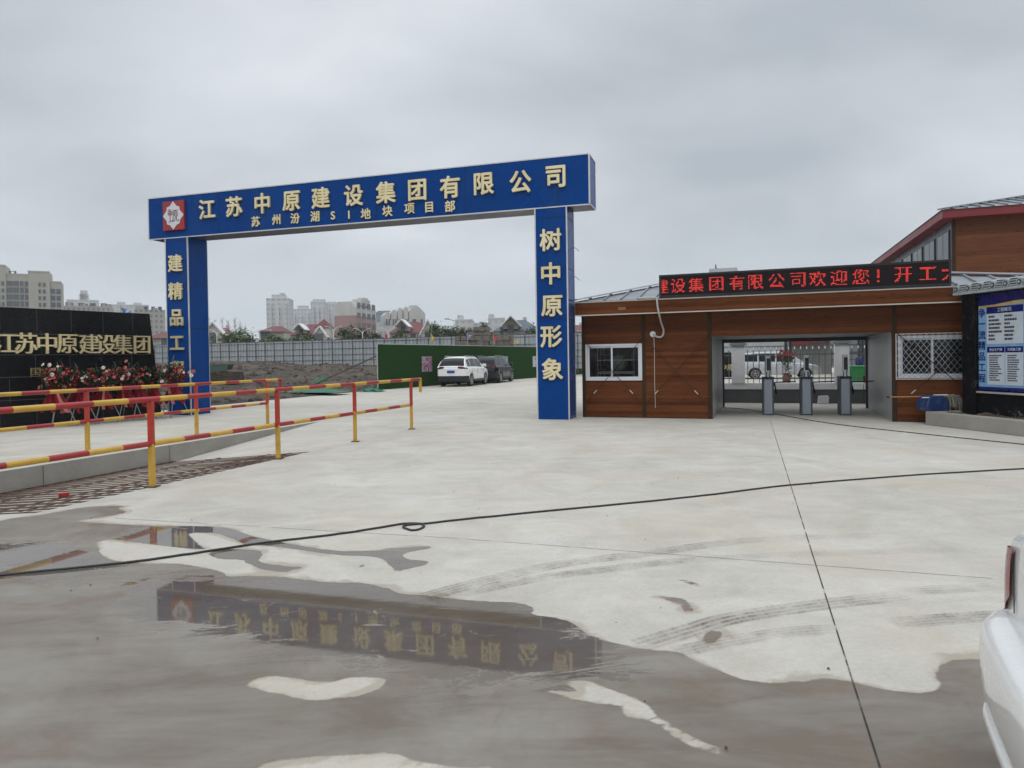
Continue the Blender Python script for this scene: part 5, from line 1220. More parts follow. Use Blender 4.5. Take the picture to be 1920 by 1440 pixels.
def build_car(name, label, sh, paint_, loc, rz, group=None, plate=True, dark_lower=False):
    root = thing(name, label, 'car', loc, rz, group); L = sh.L
    xs = sorted(set([round(L * i / 90, 4) for i in range(91)] + [0.015, 0.035, 0.07] + [L - 0.02, L - 0.05]))
    mb = MB(); rings = []
    for x in xs:
        h = sh.section(x); rings.append([(x, y, z) for y, z in h] + [(x, -y, z) for y, z in reversed(h[1:-1])])
    n = len(rings[0]); vs = [v for r in rings for v in r]
    fs = [(i * n + k, i * n + (k + 1) % n, (i + 1) * n + (k + 1) % n, (i + 1) * n + k) for i in range(len(xs) - 1) for k in range(n)]
    mb.add(vs, fs); mb.add(rings[0], [tuple(range(n))]); mb.add(rings[-1], [tuple(range(n))])
    # greenhouse
    gx = [x for x in xs if sh.gx[0] <= x <= sh.gx[-1]]; rg = []
    for x in gx:
        a, b = sh.green(x, 0), sh.green(x, 1); zr = sh.roof(x); h = [(a.y, a.z - 0.03), (b.y, b.z), (b.y * 0.93, min(zr, b.z + 0.05)), (b.y * 0.6, zr + 0.012), (0, zr + 0.022)]
        rg.append([(x, y, z) for y, z in h] + [(x, -y, z) for y, z in reversed(h[:-1])])
    m_ = len(rg[0]); mb.add([v for r in rg for v in r], [(i * m_ + k, i * m_ + k + 1, (i + 1) * m_ + k + 1, (i + 1) * m_ + k) for i in range(len(gx) - 1) for k in range(m_ - 1)])
    body = mb.build('body', paint_, root, smooth=32)
    # side windows
    for sg in (1, -1):
        for xa, xb, nm in sh.windows:
            mb = MB(); vs = []; k = 10
            for i in range(k + 1):
                x = xa + (xb - xa) * i / k
                for u in (0.10, 0.90):
                    p = sh.green(x, u); p.y = (p.y + 0.006) * sg; vs.append(p)
            mb.add(vs, [(2 * i, 2 * i + 2, 2 * i + 3, 2 * i + 1) for i in range(k)]); mb.build('side_window', M['car_glass'], root, smooth=180)
    # front and rear screens: the sloping runs of the roof line
    for nm, xa, xb in (('rear_window', sh.rear_screen[0], sh.rear_screen[1]), ('windscreen', sh.wind[0], sh.wind[1])):
        mb = MB(); vs = []
        d = 1 if nm == 'windscreen' else -1
        for i in range(9):
            x = xa + (xb - xa) * i / 8; b = sh.green(x, 1); zr = sh.roof(x)
            for f in (-0.92, -0.6, 0, 0.6, 0.92): vs.append((x + d * 0.006, b.y * f, zr + (0.022 if f == 0 else 0.012 if abs(f) < .7 else 0.0) + 0.008))
        mb.add(vs, [(i * 5 + k, i * 5 + k + 1, (i + 1) * 5 + k + 1, (i + 1) * 5 + k) for i in range(8) for k in range(4)]); mb.build(nm, M['car_glass'], root, smooth=180)
    # wheels
    for w in sh.wheels:
        for sg in (1, -1):
            y = sg * (sh.W / 2 - 0.125); r = sh.wr
            wh = MB().lathe([(r * 0.62, -0.10), (r * 0.93, -0.105), (r, -0.075), (r, 0.075), (r * 0.93, 0.105), (r * 0.62, 0.10)], (w, y, r), 28, axis='y').build('tyre', M['rubber'], root, smooth=True)
            rim = MB(); rim.lathe([(r * 0.66, 0.0), (r * 0.66, 0.07), (r * 0.60, 0.09)], (w, y - 0.0 if sg > 0 else y, r), 24, 1, 'y') if False else None
            oy = y + sg * 0.098; rim.lathe([(r * 0.64, -0.004), (r * 0.64, 0.004)], (w, oy - sg * 0.03, r), 24, 1, 'y')
            for k in range(5):
                a = 2 * math.pi * k / 5 + 0.3
                for da in (-0.16, 0.16): rim.bar((w + math.cos(a + da * 0.4) * r * 0.12, oy, r + math.sin(a + da * 0.4) * r * 0.12), (w + math.cos(a + da) * r * 0.62, oy - sg * 0.01, r + math.sin(a + da) * r * 0.62), 0.035, 0.02, 0, up=(0, 1, 0))
            rim.lathe([(r * 0.67, -0.012), (r * 0.67, 0.012), (r * 0.60, 0.012), (r * 0.60, -0.012)], (w, oy, r), 24, 0, 'y') if False else None
            for k in range(24):
                a, b = 2 * math.pi * k / 24, 2 * math.pi * (k + 1) / 24; rim.bar((w + math.cos(a) * r * 0.64, oy, r + math.sin(a) * r * 0.64), (w + math.cos(b) * r * 0.64, oy, r + math.sin(b) * r * 0.64), 0.03, 0.02, 0, up=(0, 1, 0))
            rim.lathe([(r * 0.16, -0.012), (r * 0.16, 0.012)], (w, oy, r), 14, 0, 'y'); rim.build('rim', [M['alloy'], M['black_plastic']], wh, smooth=True)
    # tail lamps wrapped round the rear corners
    for sg in (1, -1):
        z0, z1, x1, inner = sh.lamp; mb = MB(); vs = []; nz = 5
        cols_ = [(-0.012, inner), (-0.014, (inner + 1) / 2), (-0.010, 0.995)] + [(x, 1.0) for x in (0.01, 0.03, 0.06, 0.1, 0.15, 0.22) if x < x1] + [(x1, 1.0)]
        for i, (x, f) in enumerate(cols_):
            u = i / (len(cols_) - 1); lo = z0 + (z1 - z0) * (0.30 * (1 - min(1, i / 2)) if sh.taper else 0); hi = z1 - (z1 - z0) * (0.40 * u * u if sh.taper else 0)
            for j in range(nz):
                z = lo + (hi - lo) * j / (nz - 1); vs.append((x, sg * (sh.w_at(max(x, 0), z) * f + (0.006 if f == 1.0 else 0)), z))
        k = len(cols_); mb.add(vs, [(i * nz + j, (i + 1) * nz + j, (i + 1) * nz + j + 1, i * nz + j + 1) for i in range(k - 1) for j in range(nz - 1)])
        mb.build('tail_lamp', M['tail_red'] if sh is not SED else mat('lamp_lens', (0.26, 0.045, 0.045), 0.15, var=0.2, scale=14, spec=0.3), root, smooth=60)
    if dark_lower:
        mb = MB(); xs2 = [0.0, 0.02, 0.06, 0.12, 0.25, 0.42]; vs = []
        for x in [-1] + xs2:
            y = 0 if x == -1 else sh.halfw(x) + 0.006; xx = -0.012 if x <= 0 else x
            vs += [(xx, y, 0.30), (xx, y, 0.60), (xx, -y, 0.30), (xx, -y, 0.60)]
        fs = []
        for i in range(len(xs2)): a, b = 4 * i, 4 * i + 4; fs += [(a, b, b + 1, a + 1), (a + 2, a + 3, b + 3, b + 2)]
        mb.add(vs, fs); mb.build('rear_bumper_cladding', M['black_plastic'], root, smooth=True)
        for sg in (1, -1):
            MB().box(sh.wheels[0] + sh.wr + 0.05, sh.wheels[1] - sh.wr - 0.05, sg * (sh.W / 2 - 0.03) - 0.036, sg * (sh.W / 2 - 0.03) + 0.036, sh.zs - 0.02, sh.zs + 0.10).build('sill_cladding', M['black_plastic'], root)
        MB().bar((sh.gx[1] + 0.35, -sh.W / 2 * sh.rw + 0.03, sh.H + 0.02), (sh.gx[-2] - 0.3, -sh.W / 2 * sh.rw + 0.03, sh.H), 0.04, 0.05).bar((sh.gx[1] + 0.35, sh.W / 2 * sh.rw - 0.03, sh.H + 0.02), (sh.gx[-2] - 0.3, sh.W / 2 * sh.rw - 0.03, sh.H), 0.04, 0.05).build('roof_rail', M['alloy'], root)
    if plate:
        MB().box(-0.03, -0.006, -0.22, 0.22, sh.plate_z, sh.plate_z + 0.14).build('number_plate', M['plate_blue'], root)
    for sg in (1, -1):
        xm = sh.mirror; w = sh.W / 2
        MB().box(xm - 0.06, xm + 0.10, sg * (w - 0.02) - 0.11 + sg * 0.10, sg * (w - 0.02) + 0.11 + sg * 0.10, sh.deck(xm) + 0.04, sh.deck(xm) + 0.20).build('wing_mirror', paint_, root, bevel=0.03)
    for sg in (1, -1):                                              # door shut lines and handles
        for x in sh.doors:
            sec = sh.section(x); MB().tube([(x, sg * (sec[4][0] + 0.001), sec[4][1] + 0.1), (x, sg * (sec[5][0] + 0.001), sec[5][1]), (x, sg * (sec[6][0] + 0.001), sec[6][1]), (x, sg * (sec[7][0] + 0.001), sec[7][1])], 0.006, 4).build('door_gap', M['black_plastic'], root)

        for x in sh.doors[:-1]:
            y = sg * (sh.section(x)[6][0] + 0.012); MB().box(x + 0.06, x + 0.24, min(y, y - sg * 0.02), max(y, y - sg * 0.02), sh.deck(x) - 0.17, sh.deck(x) - 0.135).build('door_handle', paint_, root)
    return root
SUV = CarShape(L=4.58, W=1.85, H=1.68, zs=0.30, wheels=(0.92, 3.58), wr=0.36, rr=0.20, rl=0.55, fr=0.30, fl=1.0, rw=0.67, gh=0.60,
               dx=[0, 0.05, 0.3, 3.2, 3.4, 4.2, 4.5, 4.58], dz=[1.00, 1.05, 1.08, 1.03, 1.03, 0.92, 0.80, 0.62],
               gx=[0.04, 0.30, 0.62, 1.1, 2.1, 2.65, 3.45], gz=[1.06, 1.40, 1.60, 1.66, 1.68, 1.63, 1.03], windows=((0.48, 0.98, 'q'), (1.08, 1.92, 'r'), (2.0, 3.0, 'f')),
               rear_screen=(0.10, 0.56), wind=(2.70, 3.38), lamp=(0.98, 1.12, 0.30, 0.62), taper=True, plate_z=0.76, mirror=2.95, doors=(1.02, 1.96, 3.05))
MPV = CarShape(L=4.84, W=1.80, H=1.69, zs=0.26, wheels=(0.98, 3.88), wr=0.335, rr=0.14, rl=0.5, fr=0.35, fl=1.0, rw=0.78, gh=0.66,
               dx=[0, 0.1, 0.5, 3.6, 3.9, 4.5, 4.75, 4.84], dz=[0.95, 1.0, 1.05, 0.98, 0.96, 0.84, 0.74, 0.6],
               gx=[0.06, 0.35, 1.2, 2.4, 2.8, 4.0], gz=[1.02, 1.60, 1.68, 1.69, 1.64, 0.95], windows=((0.32, 1.12, 'q'), (1.2, 2.15, 'r'), (2.25, 3.3, 'f')),
               rear_screen=(0.09, 0.33), wind=(2.85, 3.92), lamp=(1.0, 1.3, 0.2, 0.8), taper=False, plate_z=0.7, mirror=3.2, doors=(1.16, 2.2, 3.35))
SED = CarShape(L=4.55, W=1.74, H=1.42, zs=0.24, wheels=(0.98, 3.65), wr=0.315, rr=0.13, rl=0.40, fr=0.3, fl=0.9, rw=0.70, gh=0.50,
               dx=[0, 0.03, 0.12, 0.5, 1.0, 3.2, 3.9, 4.4, 4.55], dz=[0.905, 0.925, 0.935, 0.938, 0.935, 0.93, 0.85, 0.74, 0.55],
               gx=[0.62, 1.35, 1.9, 2.5, 3.45], gz=[0.935, 1.37, 1.42, 1.40, 0.93], windows=((1.2, 1.55, 'q'), (1.62, 2.25, 'r'), (2.33, 3.05, 'f')),
               rear_screen=(0.70, 1.32), wind=(2.55, 3.38), lamp=(0.640, 0.880, 0.30, 0.90), taper=True, plate_z=0.70, mirror=2.95, doors=(1.6, 2.3, 3.1))
ra, rb = G(831, 725), G(880, 723.5)
sc_ = (ra + rb) / 2; hd = R(75)
sv = build_car('parked_car', 'white sport utility car parked beside the green turf wall', SUV, M['car_white'], (sc_.x - math.cos(hd) * 0.85, sc_.y - math.sin(hd) * 0.85, 0), hd, dark_lower=True)
p = G(905, 719.5); q = G(944, 717)
sv2 = build_car('parked_car', 'dark blue sport utility car parked in front of the white one', SUV, M['car_dark'], (-1.80, 43.0, 0), R(75), dark_lower=True)
vp = G(1416, 711)
van = build_car('parked_car', 'silver people carrier seen through the fence bars', MPV, M['car_silver'], (HF.wld(0, 0) * 0 + Vector((vp.x, vp.y, 0)) - Vector((math.cos(-.27), math.sin(-.27), 0)) * 0.98 + Vector((-math.sin(-.27), math.cos(-.27), 0)) * 0.85), -0.27)

SEDA = R(-22.5)
hv = Vector((math.cos(SEDA), math.sin(SEDA), 0)); lv = Vector((-math.sin(SEDA), math.cos(SEDA), 0))
corner = Vector((1.745, 2.48, 0))                                    # its rear left corner on the ground
sed = build_car('parked_car', 'white saloon at the frame edge with its rear corner and bumper showing', SED, M['car_white'], corner - lv * 0.80 + hv * 0.0, SEDA, plate=False)
# protruding bumper with a flat ledge, boot lid gap, chrome strip, plate
mb = MB(); path = []
for i in range(31):
    x = 0.60 * (1 - i / 30) ** 1.7; path.append((x, SED.halfw(x) - 0.09 * max(0, 1 - x / 0.10) ** 2, x))
prof = [(-0.03, 0.640), (0.052, 0.630), (0.082, 0.615), (0.096, 0.588), (0.100, 0.52), (0.095, 0.42), (0.082, 0.335), (0.080, 0.325), (0.088, 0.318), (0.092, 0.29), (0.074, 0.245), (0.03, 0.215), (-0.03, 0.21)]
full = path + [(0.0, y, 0.0) for y in (0.58, 0.5, 0.4, 0.3, 0.2, 0.1, 0.0, -0.1, -0.2, -0.3, -0.4, -0.5, -0.58)] + [(x, -y, x) for x, y, _ in reversed(path)]
vs = []
for i, (x, y, _) in enumerate(full):
    a = Vector(full[max(i - 1, 0)][:2]); b = Vector(full[min(i + 1, len(full) - 1)][:2]); d = (b - a).normalized(); nrm = Vector((-d.y, d.x))
    if nrm.x * (x - 1.5) + nrm.y * y < 0: nrm = -nrm
    bow = 0.03 * max(0, 1 - (y / 0.7) ** 2)
    fade = 1.0 if x < 0.3 else max(0.25, 1 - (x - 0.3) / 0.4)
    for o_, z in prof: vs.append((x + nrm.x * o_ * fade - bow, y + nrm.y * o_ * fade, z))
k = len(prof); mb.add(vs, [(i * k + j, i * k + j + 1, (i + 1) * k + j + 1, (i + 1) * k + j) for i in range(len(full) - 1) for j in range(k - 1)])
bump = mb.build('rear_bumper', M['car_white'], sed, smooth=55)
mb = MB(); w0 = SED.halfw(0)
for sg in (1, -1): mb.tube([(-0.004, sg * w0 * 0.865, 0.66), (-0.004, sg * w0 * 0.865, 0.86), (0.03, sg * w0 * .865, 0.924), (0.12, sg * w0 * .88, 0.938), (0.6, sg * w0 * .95, 0.936)], 0.002, 5)
mb.build('boot_gap', M['black_plastic'], sed)
MB().box(-0.022, -0.002, -0.46, 0.46, 0.848, 0.872).build('boot_trim', M['chrome'], sed, bevel=0.006)
MB().box(-0.026, -0.004, -0.10, 0.34, 0.685, 0.805).build('number_plate', M['plate_blue'], sed)

# ================================================================== GREEN TURF WALL, POSTERS, FLAGS, BLOCKS, HOARDING
ta, tb = G(713, 731), G(1007, 708); td = (tb - ta); ta_ = math.atan2(td.y, td.x); TF = Frame(ta.x, ta.y, ta_)
tw = thing('turf_wall', 'long site wall faced with green artificial turf', 'wall', TF.o, ta_)
MB().box(0, 34, 0, 0.12, 0, 2.36).build('turf_face', M['turf'], tw); MB().box(0.02, 33.9, 0.12, 0.20, 0, 2.40).box(-0.01, 34, -0.01, 0.12, 2.362, 2.39).build('backing', M['alu_trim'], tw)
for k, x in enumerate((6, 12, 18)): MB().bar((x, 0.2, 2.0), (x - 0.3, 2.6, 0.2), 0.07, 0.07).build('prop', M['bark'], tw)
MB().bar((0.1, 0.3, 1.75), (-1.5, 3.0, 0.35), 0.08, 0.08).build('prop', M['bark'], tw)
def abstract(name, c1, c2, c3, sc):
    m, t = newmat(name); n = t.noise(t.coord((1.0, 1, 1.6)), sc, 3, 0.5, 1.5); k = t.mix(t.mapr(n, 0.42, 0.50), c1, c2); k = t.mix(t.mapr(n, 0.54, 0.60), k, c3); t.set('Base Color', k); t.set('Roughness', 0.4); return m
for (xa, xb, ya, yb_), mt_, lab in (((790.5, 809.5, 668.5, 696.5), abstract('poster_purple', (0.26, 0.07, 0.16), (0.42, 0.34, 0.38), (0.10, 0.06, 0.09), 2.3), 'purple and grey poster on the turf wall left of the cars'), ((877, 888, 668, 692), abstract('poster_pale', (0.45, 0.52, 0.55), (0.36, 0.42, 0.44), (0.2, 0.25, 0.28), 2.0), 'pale poster mostly hidden behind the white car'), ((940, 951.5, 668, 692), abstract('poster_mist', (0.28, 0.36, 0.38), (0.42, 0.47, 0.48), (0.16, 0.22, 0.2), 2.0), 'misty grey poster above the dark car'), ((998.5, 1012, 668, 687.5), abstract('poster_light', (0.50, 0.55, 0.58), (0.5, 0.54, 0.56), (0.15, 0.18, 0.2), 2.6), 'pale poster beside the right gate pillar')):
    s0, z1 = TF.hit(xa, ya); s1, z0 = TF.hit(xb, yb_); ps = MB().box(0, s1 - s0, -0.035, -0.002, 0, z1 - z0).build('wall_poster', mt_); ps.location = TF.wld(s0, 0, z0); ps.rotation_euler = (0, 0, ta_); tag(ps, lab, 'poster', 'posters hung on the turf wall')
def flag(px, py, Y, w, h, m, label, zbase=0.0, droop=0.3, lean=0.0):
    w *= 0.75; h *= 0.75; q = D(px, py, Y); f = thing('flag', label, 'flag', (q.x, q.y, zbase), rnd.uniform(-0.2, 0.2)); ztop = q.z + h / 2 - zbase
    MB().tube([(0, 0, 0), (lean, 0, ztop + 0.08)], 0.014, 6).build('flag_pole', M['brown_trim_cream'], f)
    mb = MB(); vs = []
    for i in range(7):
        u = i / 6
        for j in range(5):
            v = j / 4; vs.append((lean + u * w * (1 - 0.35 * u * v), 0.10 * math.sin(5 * u + 2 * v), ztop - v * h * (1 - 0.5 * u) - droop * h * u))
    mb.add(vs, [(i * 5 + j, (i + 1) * 5 + j, (i + 1) * 5 + j + 1, i * 5 + j + 1) for i in range(6) for j in range(4)]); mb.build('flag_cloth', m, f, smooth=180)
M['flag_yellow'] = mat('flag_yellow', (0.55, 0.40, 0.06), 0.7); M['flag_blue'] = mat('flag_blue', (0.03, 0.11, 0.42), 0.7, var=0.5, scale=4, tint=(0.3, 0.4, 0.6)); M['flag_red'] = mat('flag_red', (0.5, 0.03, 0.035), 0.7)
flag(808, 632, 42.5, 0.32, 0.55, M['flag_yellow'], 'ragged yellow flag left of the block stack', droop=0.7); flag(876, 632, 46, 0.42, 0.42, M['flag_blue'], 'blue and white flag against the block stack', droop=0.1)
flag(926, 634, 49, 0.38, 0.46, M['flag_red'], 'small red pennant against the block stack', droop=0.25); flag(966, 641, 52, 0.38, 0.45, M['flag_yellow'], 'yellow flag at the right edge of the block stack', droop=0.55); flag(1000, 641, 54.5, 0.36, 0.32, M['flag_blue'], 'blue flag close to the right gate pillar', droop=0.05)
flag(226, 584, 21.6, 0.55, 0.32, M['flag_blue'], 'blue flag tip showing above the black granite wall', droop=0.55)

# stack of pale grey pressed blocks behind the turf wall
M['block'] = mat('block', (0.170, 0.150, 0.125), 0.95, var=0.35, scale=2.5, bump=0.8, bscale=14)
bq = at_px(853, 52.5); br = at_px(964, 52.5); blw = (br - bq).length; BA = 0.10
bm0 = MB().box(-.5, .5, -.5, .5, 0, 1).mesh('block', M['block'])
n_rows, row_h = 12, (zpx(900, 607, 52.5) - 0.1) / 11.2
first_block = True
for r in range(n_rows):
    x = 0.0 if r < 9 else 0.9 + 0.55 * (r - 9); xe = blw if r < 9 else blw - 0.9 * (r - 8)
    while x < xe - 0.2:
        w = rnd.uniform(0.38, 0.62) if r < 9 else rnd.uniform(0.55, 0.9); w = min(w, xe - x)
        vis = zpx(908, 652, 52.5) < (r + 1) * row_h
        if vis or w > 0.2:
            o = put(bpy.data.objects.new('stone_block', bm0)); o.scale = (w - 0.03, 1.0 + rnd.uniform(-.1, .1), row_h - 0.025 if r < 9 else row_h * 0.8)
            o.location = bq + Vector((math.cos(BA), math.sin(BA), 0)) * (x + w / 2) + Vector((0, 0.6 + rnd.uniform(-.09, .09), 0.02 + r * row_h)); o.rotation_euler = (rnd.uniform(-.02, .02), rnd.uniform(-.02, .02) * (1 if r < 9 else 4), BA + rnd.uniform(-.06, .06))
            tag(o, 'rough grey brown block of the tall stack behind the turf wall', 'block', 'blocks stacked behind the turf wall')
        x += w

# grey sheet hoarding round the site
ha, hb = D(300, 660, 79), D(1100, 660, 60); ha.z = hb.z = 0; hd_ = hb - ha; h_a = math.atan2(hd_.y, hd_.x); HFm = Frame(ha.x - 40 * math.cos(h_a), ha.y - 40 * math.sin(h_a), h_a); HLEN = hd_.length + 80
hz1 = D(400, 644.5, (D(400, 660, 77).y)).z; hb0 = 0.55; hz1 = 3.62
M['hoard_steel'] = mat('hoard_steel', (0.085, 0.095, 0.10), 0.6)
hoard = thing('hoarding', 'long grey sheet steel hoarding with a grid of supports round the site', 'hoarding', HFm.o, h_a)
MB().box(0, HLEN, 0, 0.05, hb0, hz1).build('sheet', M['hoarding'], hoard)
for z in (hb0 + 0.5, hb0 + 1.05, hb0 + 1.6, hb0 + 2.2, hz1 - 0.2): MB().box(0, HLEN, -0.05, -0.005, z - 0.018, z + 0.018).build('rail', M['hoard_steel'], hoard)
pm = MB().box(-0.035, 0.035, -0.10, -0.052, hb0 - 0.3, hz1 - 0.05).box(0.36, 0.375, -0.07, -0.052, hb0 - 0.3, hz1 - 0.05).box(0.78, 0.795, -0.07, -0.052, hb0 - 0.3, hz1 - 0.05).mesh('post', M['hoard_steel'])
fe_s = HFm.loc(D(300, 660, 79))[0] - 2; k = 0
x = fe_s
while x < HLEN - 30 and k < 95: 
    o = put(bpy.data.objects.new('post', pm), hoard); o.location = (x, 0, 0); x += 1.22; k += 1
MB().box(0, HLEN, -0.03, 0.08, hz1, hz1 + 0.05).build('top_cap', M['hoard_steel'], hoard)

# ================================================================== TOWN BEYOND
def far_building(name, label, cat, px0, px1, pytop, Y, m, depth=14, yaw=0.0, group=None, steps=(), roofm=None, zb=0.0):
    """block whose front spans px0..px1 at distance Y with its top at pytop"""
    a = at_px(px0, Y); ff = Frame(a.x, a.y, yaw); w = ff.hit(px1, 700)[0]; zt_ = ff.hit((px0 + px1) / 2, pytop)[1]
    t = thing(name, label, cat, a, yaw, group)
    MB().box(0, w, 0, depth, zb, zt_).build('wall', m, t)
    mb = MB()
    for f0, f1, d0, d1, h in steps: mb.box(w * f0, w * f1, depth * d0, depth * d1, zt_ + 0.002, zt_ + h)
    if steps: mb.build('roof_block', m, t)
    MB().box(-0.15, w + 0.15, -0.15, 0.0, zt_ - 0.4, zt_ + 0.35).build('parapet', roofm or m, t)
    return t, w, zt_
tm1 = tower_material('tower_hazed', (0.56, 0.56, 0.55), (0.40, 0.415, 0.42), 3.4, 3.0, 0.46, 0.5)  # pale wall, washed-out windows: distance haze painted into the facade colour
tm2 = tower_material('tower_hazed_grey', (0.55, 0.55, 0.55), (0.42, 0.435, 0.44), 2.6, 3.0, 0.5, 0.5)  # haze painted into these tones as well
tm3 = tower_material('slab_white', (0.50, 0.50, 0.48), (0.32, 0.34, 0.35), 2.2, 3.2, 0.6, 0.45)
tm4 = tower_material('slab_hazed', (0.54, 0.54, 0.53), (0.42, 0.43, 0.435), 3.0, 3.0, 0.5, 0.5)  # low-contrast windows, painted as if faded by haze
tmg = tower_material('glass_block', (0.20, 0.27, 0.33), (0.14, 0.20, 0.26), 2.0, 1.7, 0.7, 0.6)
def tower(px0, px1, pytop, Y, m, label, steps, depth=11, name='tower_block', cat='tower'):
    t, w, zt_ = far_building(name, label, cat, px0, px1, pytop, Y, m, depth, 0.08, 'pale high-rise blocks on the skyline', steps)
    mb = MB()                                               # projecting bays
    for k in range(3): mb.box(w * (0.08 + k * 0.33), w * (0.24 + k * 0.33), -1.2, -0.002, 0, zt_ - 3 - 2 * (k % 2))
    mb.build('bay', m, t); return t
tower(502, 545, 560, 430, tm1, 'tallest pale tower left of the red-roofed villas', [(0.22, 0.75, 0.1, 0.8, 2.6), (0.55, 0.73, 0.2, 0.6, 3.8)])
tower(547, 585, 580, 520, tm2, 'lower hazy tower right of the tallest one', [(0.3, 0.8, 0.2, 0.7, 3.0)])
tower(585, 612, 566, 470, tm2, 'hazy tower just left of the pink and white block', [(0.1, 0.9, 0.2, 0.7, 2.0)])
tower(612, 645, 570, 490, tm2, 'hazy tower partly hidden by the pink and white block', [(0.1, 0.6, 0.2, 0.7, 1.8)])
# pink and white block with cut-off gable
Y = 210; pk = thing('apartment_block', 'apartment block with pink lower storeys and white cut-off gable', 'apartment block', at_px(629, Y), -0.25)
wdt = (at_px(672, Y) - at_px(629, Y)).length; zc = zpx(650, 592, Y); zt_ = zpx(650, 572, Y); zr_ = zpx(650, 566, Y)
pinkm = tower_material('pink_wall', (0.36, 0.22, 0.20), (0.33, 0.20, 0.185), 6, 3, 0.1, 0.4); crm = mat('cream_render', (0.52, 0.51, 0.48), 0.8, scale=0.3)
MB().box(0, wdt, 0, 14, 0, zc).build('wall', pinkm, pk)
MB().prism([(0, zc), (wdt, zc), (wdt, zt_ - 0.8), (wdt * 0.82, zr_), (wdt * 0.18, zr_), (0, zt_ - 1.2)], 0, 14).build('gable', crm, pk)
MB().box(wdt * .55, wdt * 1.0, 4, 10, zr_ - 1, zpx(650, 560, Y)).box(wdt * .75, wdt * .98, 5, 9, zpx(650, 560, Y), zpx(650, 556.5, Y)).build('roof_block', crm, pk)
for k in range(4):
    for j in range(6): 
        o = MB().box(wdt + 0.002, wdt + 0.12, 1.2 + 3.4 * k, 3.2 + 3.4 * k, 2.0 + 3.05 * j, 3.7 + 3.05 * j).build('window', M['far_window'], pk)
# stepped white terrace block
Y = 230
for i, (pa_x, pb_x, pt) in enumerate([(724, 736, 590), (735, 747, 585), (746, 757, 582), (756, 768, 579)]): pass
tb_ = thing('apartment_block', 'white apartment block stepping back in a row of gables', 'apartment block', at_px(723, Y), 0.30)
wd = (at_px(800, Y) - at_px(723, Y)).length; base_t = zpx(760, 600, Y)
MB().box(0, wd, 0, 16, 0, base_t).build('wall', tm3, tb_)
for f0, f1, py in ((0.0, .16, 587), (.16, .32, 583), (.32, .46, 579), (.46, .6, 577), (.6, 1.0, 578)):
    z1_ = zpx(760, py, Y); a, b = wd * f0, wd * f1
    if f0 < .6: MB().prism([(a, base_t), (b - .3, base_t), (b - .3, z1_), (a + (b - a) * .4, z1_ + .6), (a, z1_ - .5)], 0, 12).build('gable', crm, tb_)
    else: MB().prism([(a, base_t), (b, base_t), (b, z1_ - 1.5), (b - 2.2, z1_ + .7), (a + 1.2, z1_ + .7), (a, z1_ - 1)], 0, 14).build('gable', crm, tb_)
    for q in range(2):
        MB().box(a + (b - a) * (.2 + .4 * q), a + (b - a) * (.42 + .4 * q), -0.1, -0.002, base_t - 1.6, base_t + .4).build('window', M['far_window'], tb_)
MB().box(wd * .68, wd * .85, 3, 8, zpx(760, 577, Y), zpx(760, 570, Y)).build('roof_block', crm, tb_)
far_building('office_block', 'long low pale block behind the villas and beside the pink block', 'office block', 686, 731, 606, 330, tm3, 14, 0.05)
far_building('office_block', 'blue glass block behind the white stepped apartments', 'office block', 707, 752, 586, 400, tmg, 20, 0.05, steps=[(0.05, 0.9, 0.1, 0.9, 1.2)])
far_building('office_block', 'small pale block left of the stack of grey blocks', 'office block', 855, 888, 600, 330, tm4, 14, 0.0, steps=[(0.1, 0.4, 0.2, 0.8, 2.5)])
far_building('office_block', 'small pale block right behind the stack of grey blocks', 'office block', 917, 948, 597, 330, tm4, 14, 0.0, steps=[(0.0, 0.35, 0.2, 0.8, 2.2)])
far_building('office_block', 'low pale block between the two small ones on the skyline', 'office block', 888, 917, 606, 360, tm4, 14, 0.0)

# apartment houses at the left, with balconies and windows
Y = 290; am = mat('apartment_beige', (0.40, 0.37, 0.30), 0.8, var=0.08, scale=0.4, dirt=(0.25, 0.23, 0.2), dirt_amt=0.3); ag = mat('apartment_glazing', (0.055, 0.065, 0.075), 0.25, var=0.35, scale=0.5)
ap = thing('apartment_block', 'beige apartment block with grey glazed bays, above the granite wall', 'apartment block', at_px(-90, Y), 0.50)
AF = Frame(*at_px(-90, Y)[:2], 0.50)
sX = lambda px: AF.hit(px, 700)[0]
def apz(py): return AF.hit(60, py)[1]
WIN = []
for f0, f1, py, mtl, y0_ in ((-90, -30, 505, am, 0), (-30, 15, 499, am, 0), (15, 57, 514, am, 0.9), (57, 97, 508, am, 0), (97, 118, 526, am, 0.9)):
    MB().box(sX(f0), sX(f1), y0_, 14, 0, apz(py)).build('wall', mtl, ap)
    MB().box(sX(f0) - .1, sX(f1) + .1, y0_ - .15, y0_ - .002, apz(py) - .5, apz(py) + .12).build('parapet', am, ap)
wm = MB().box(0, 1, -0.12, -0.01, 0, 1).mesh('window', ag)
def apwin(x0_, x1_, z0_, z1_, y_):
    o = put(bpy.data.objects.new('window', wm), ap); o.location = (x0_, y_, z0_); o.scale = (x1_ - x0_, 1, z1_ - z0_)
for k in range(9):
    zt_k = apz(526) - 0.2 - k * 2.95
    for f0, f1, y_ in ((-1, 4, 0), (7, 12, 0), (16, 27.5, .9), (28.5, 39, .9), (41, 48, .9), (50, 56.5, .9), (76, 80.5, 0), (84, 89.5, 0), (98.5, 107, .9), (109, 117, .9), (-50, -36, 0), (-75, -60, 0)):
        if f0 > 90 and k == 0: continue
        apwin(sX(f0), sX(f1), zt_k - 2.35, zt_k - (0.15 if 14 < f0 < 57 or f0 > 95 else 0.6), y_ - 0.05)
    MB().box(sX(16), sX(57), 0.55, 0.84, zt_k - 2.66, zt_k - 2.42).build('balcony', am, ap)
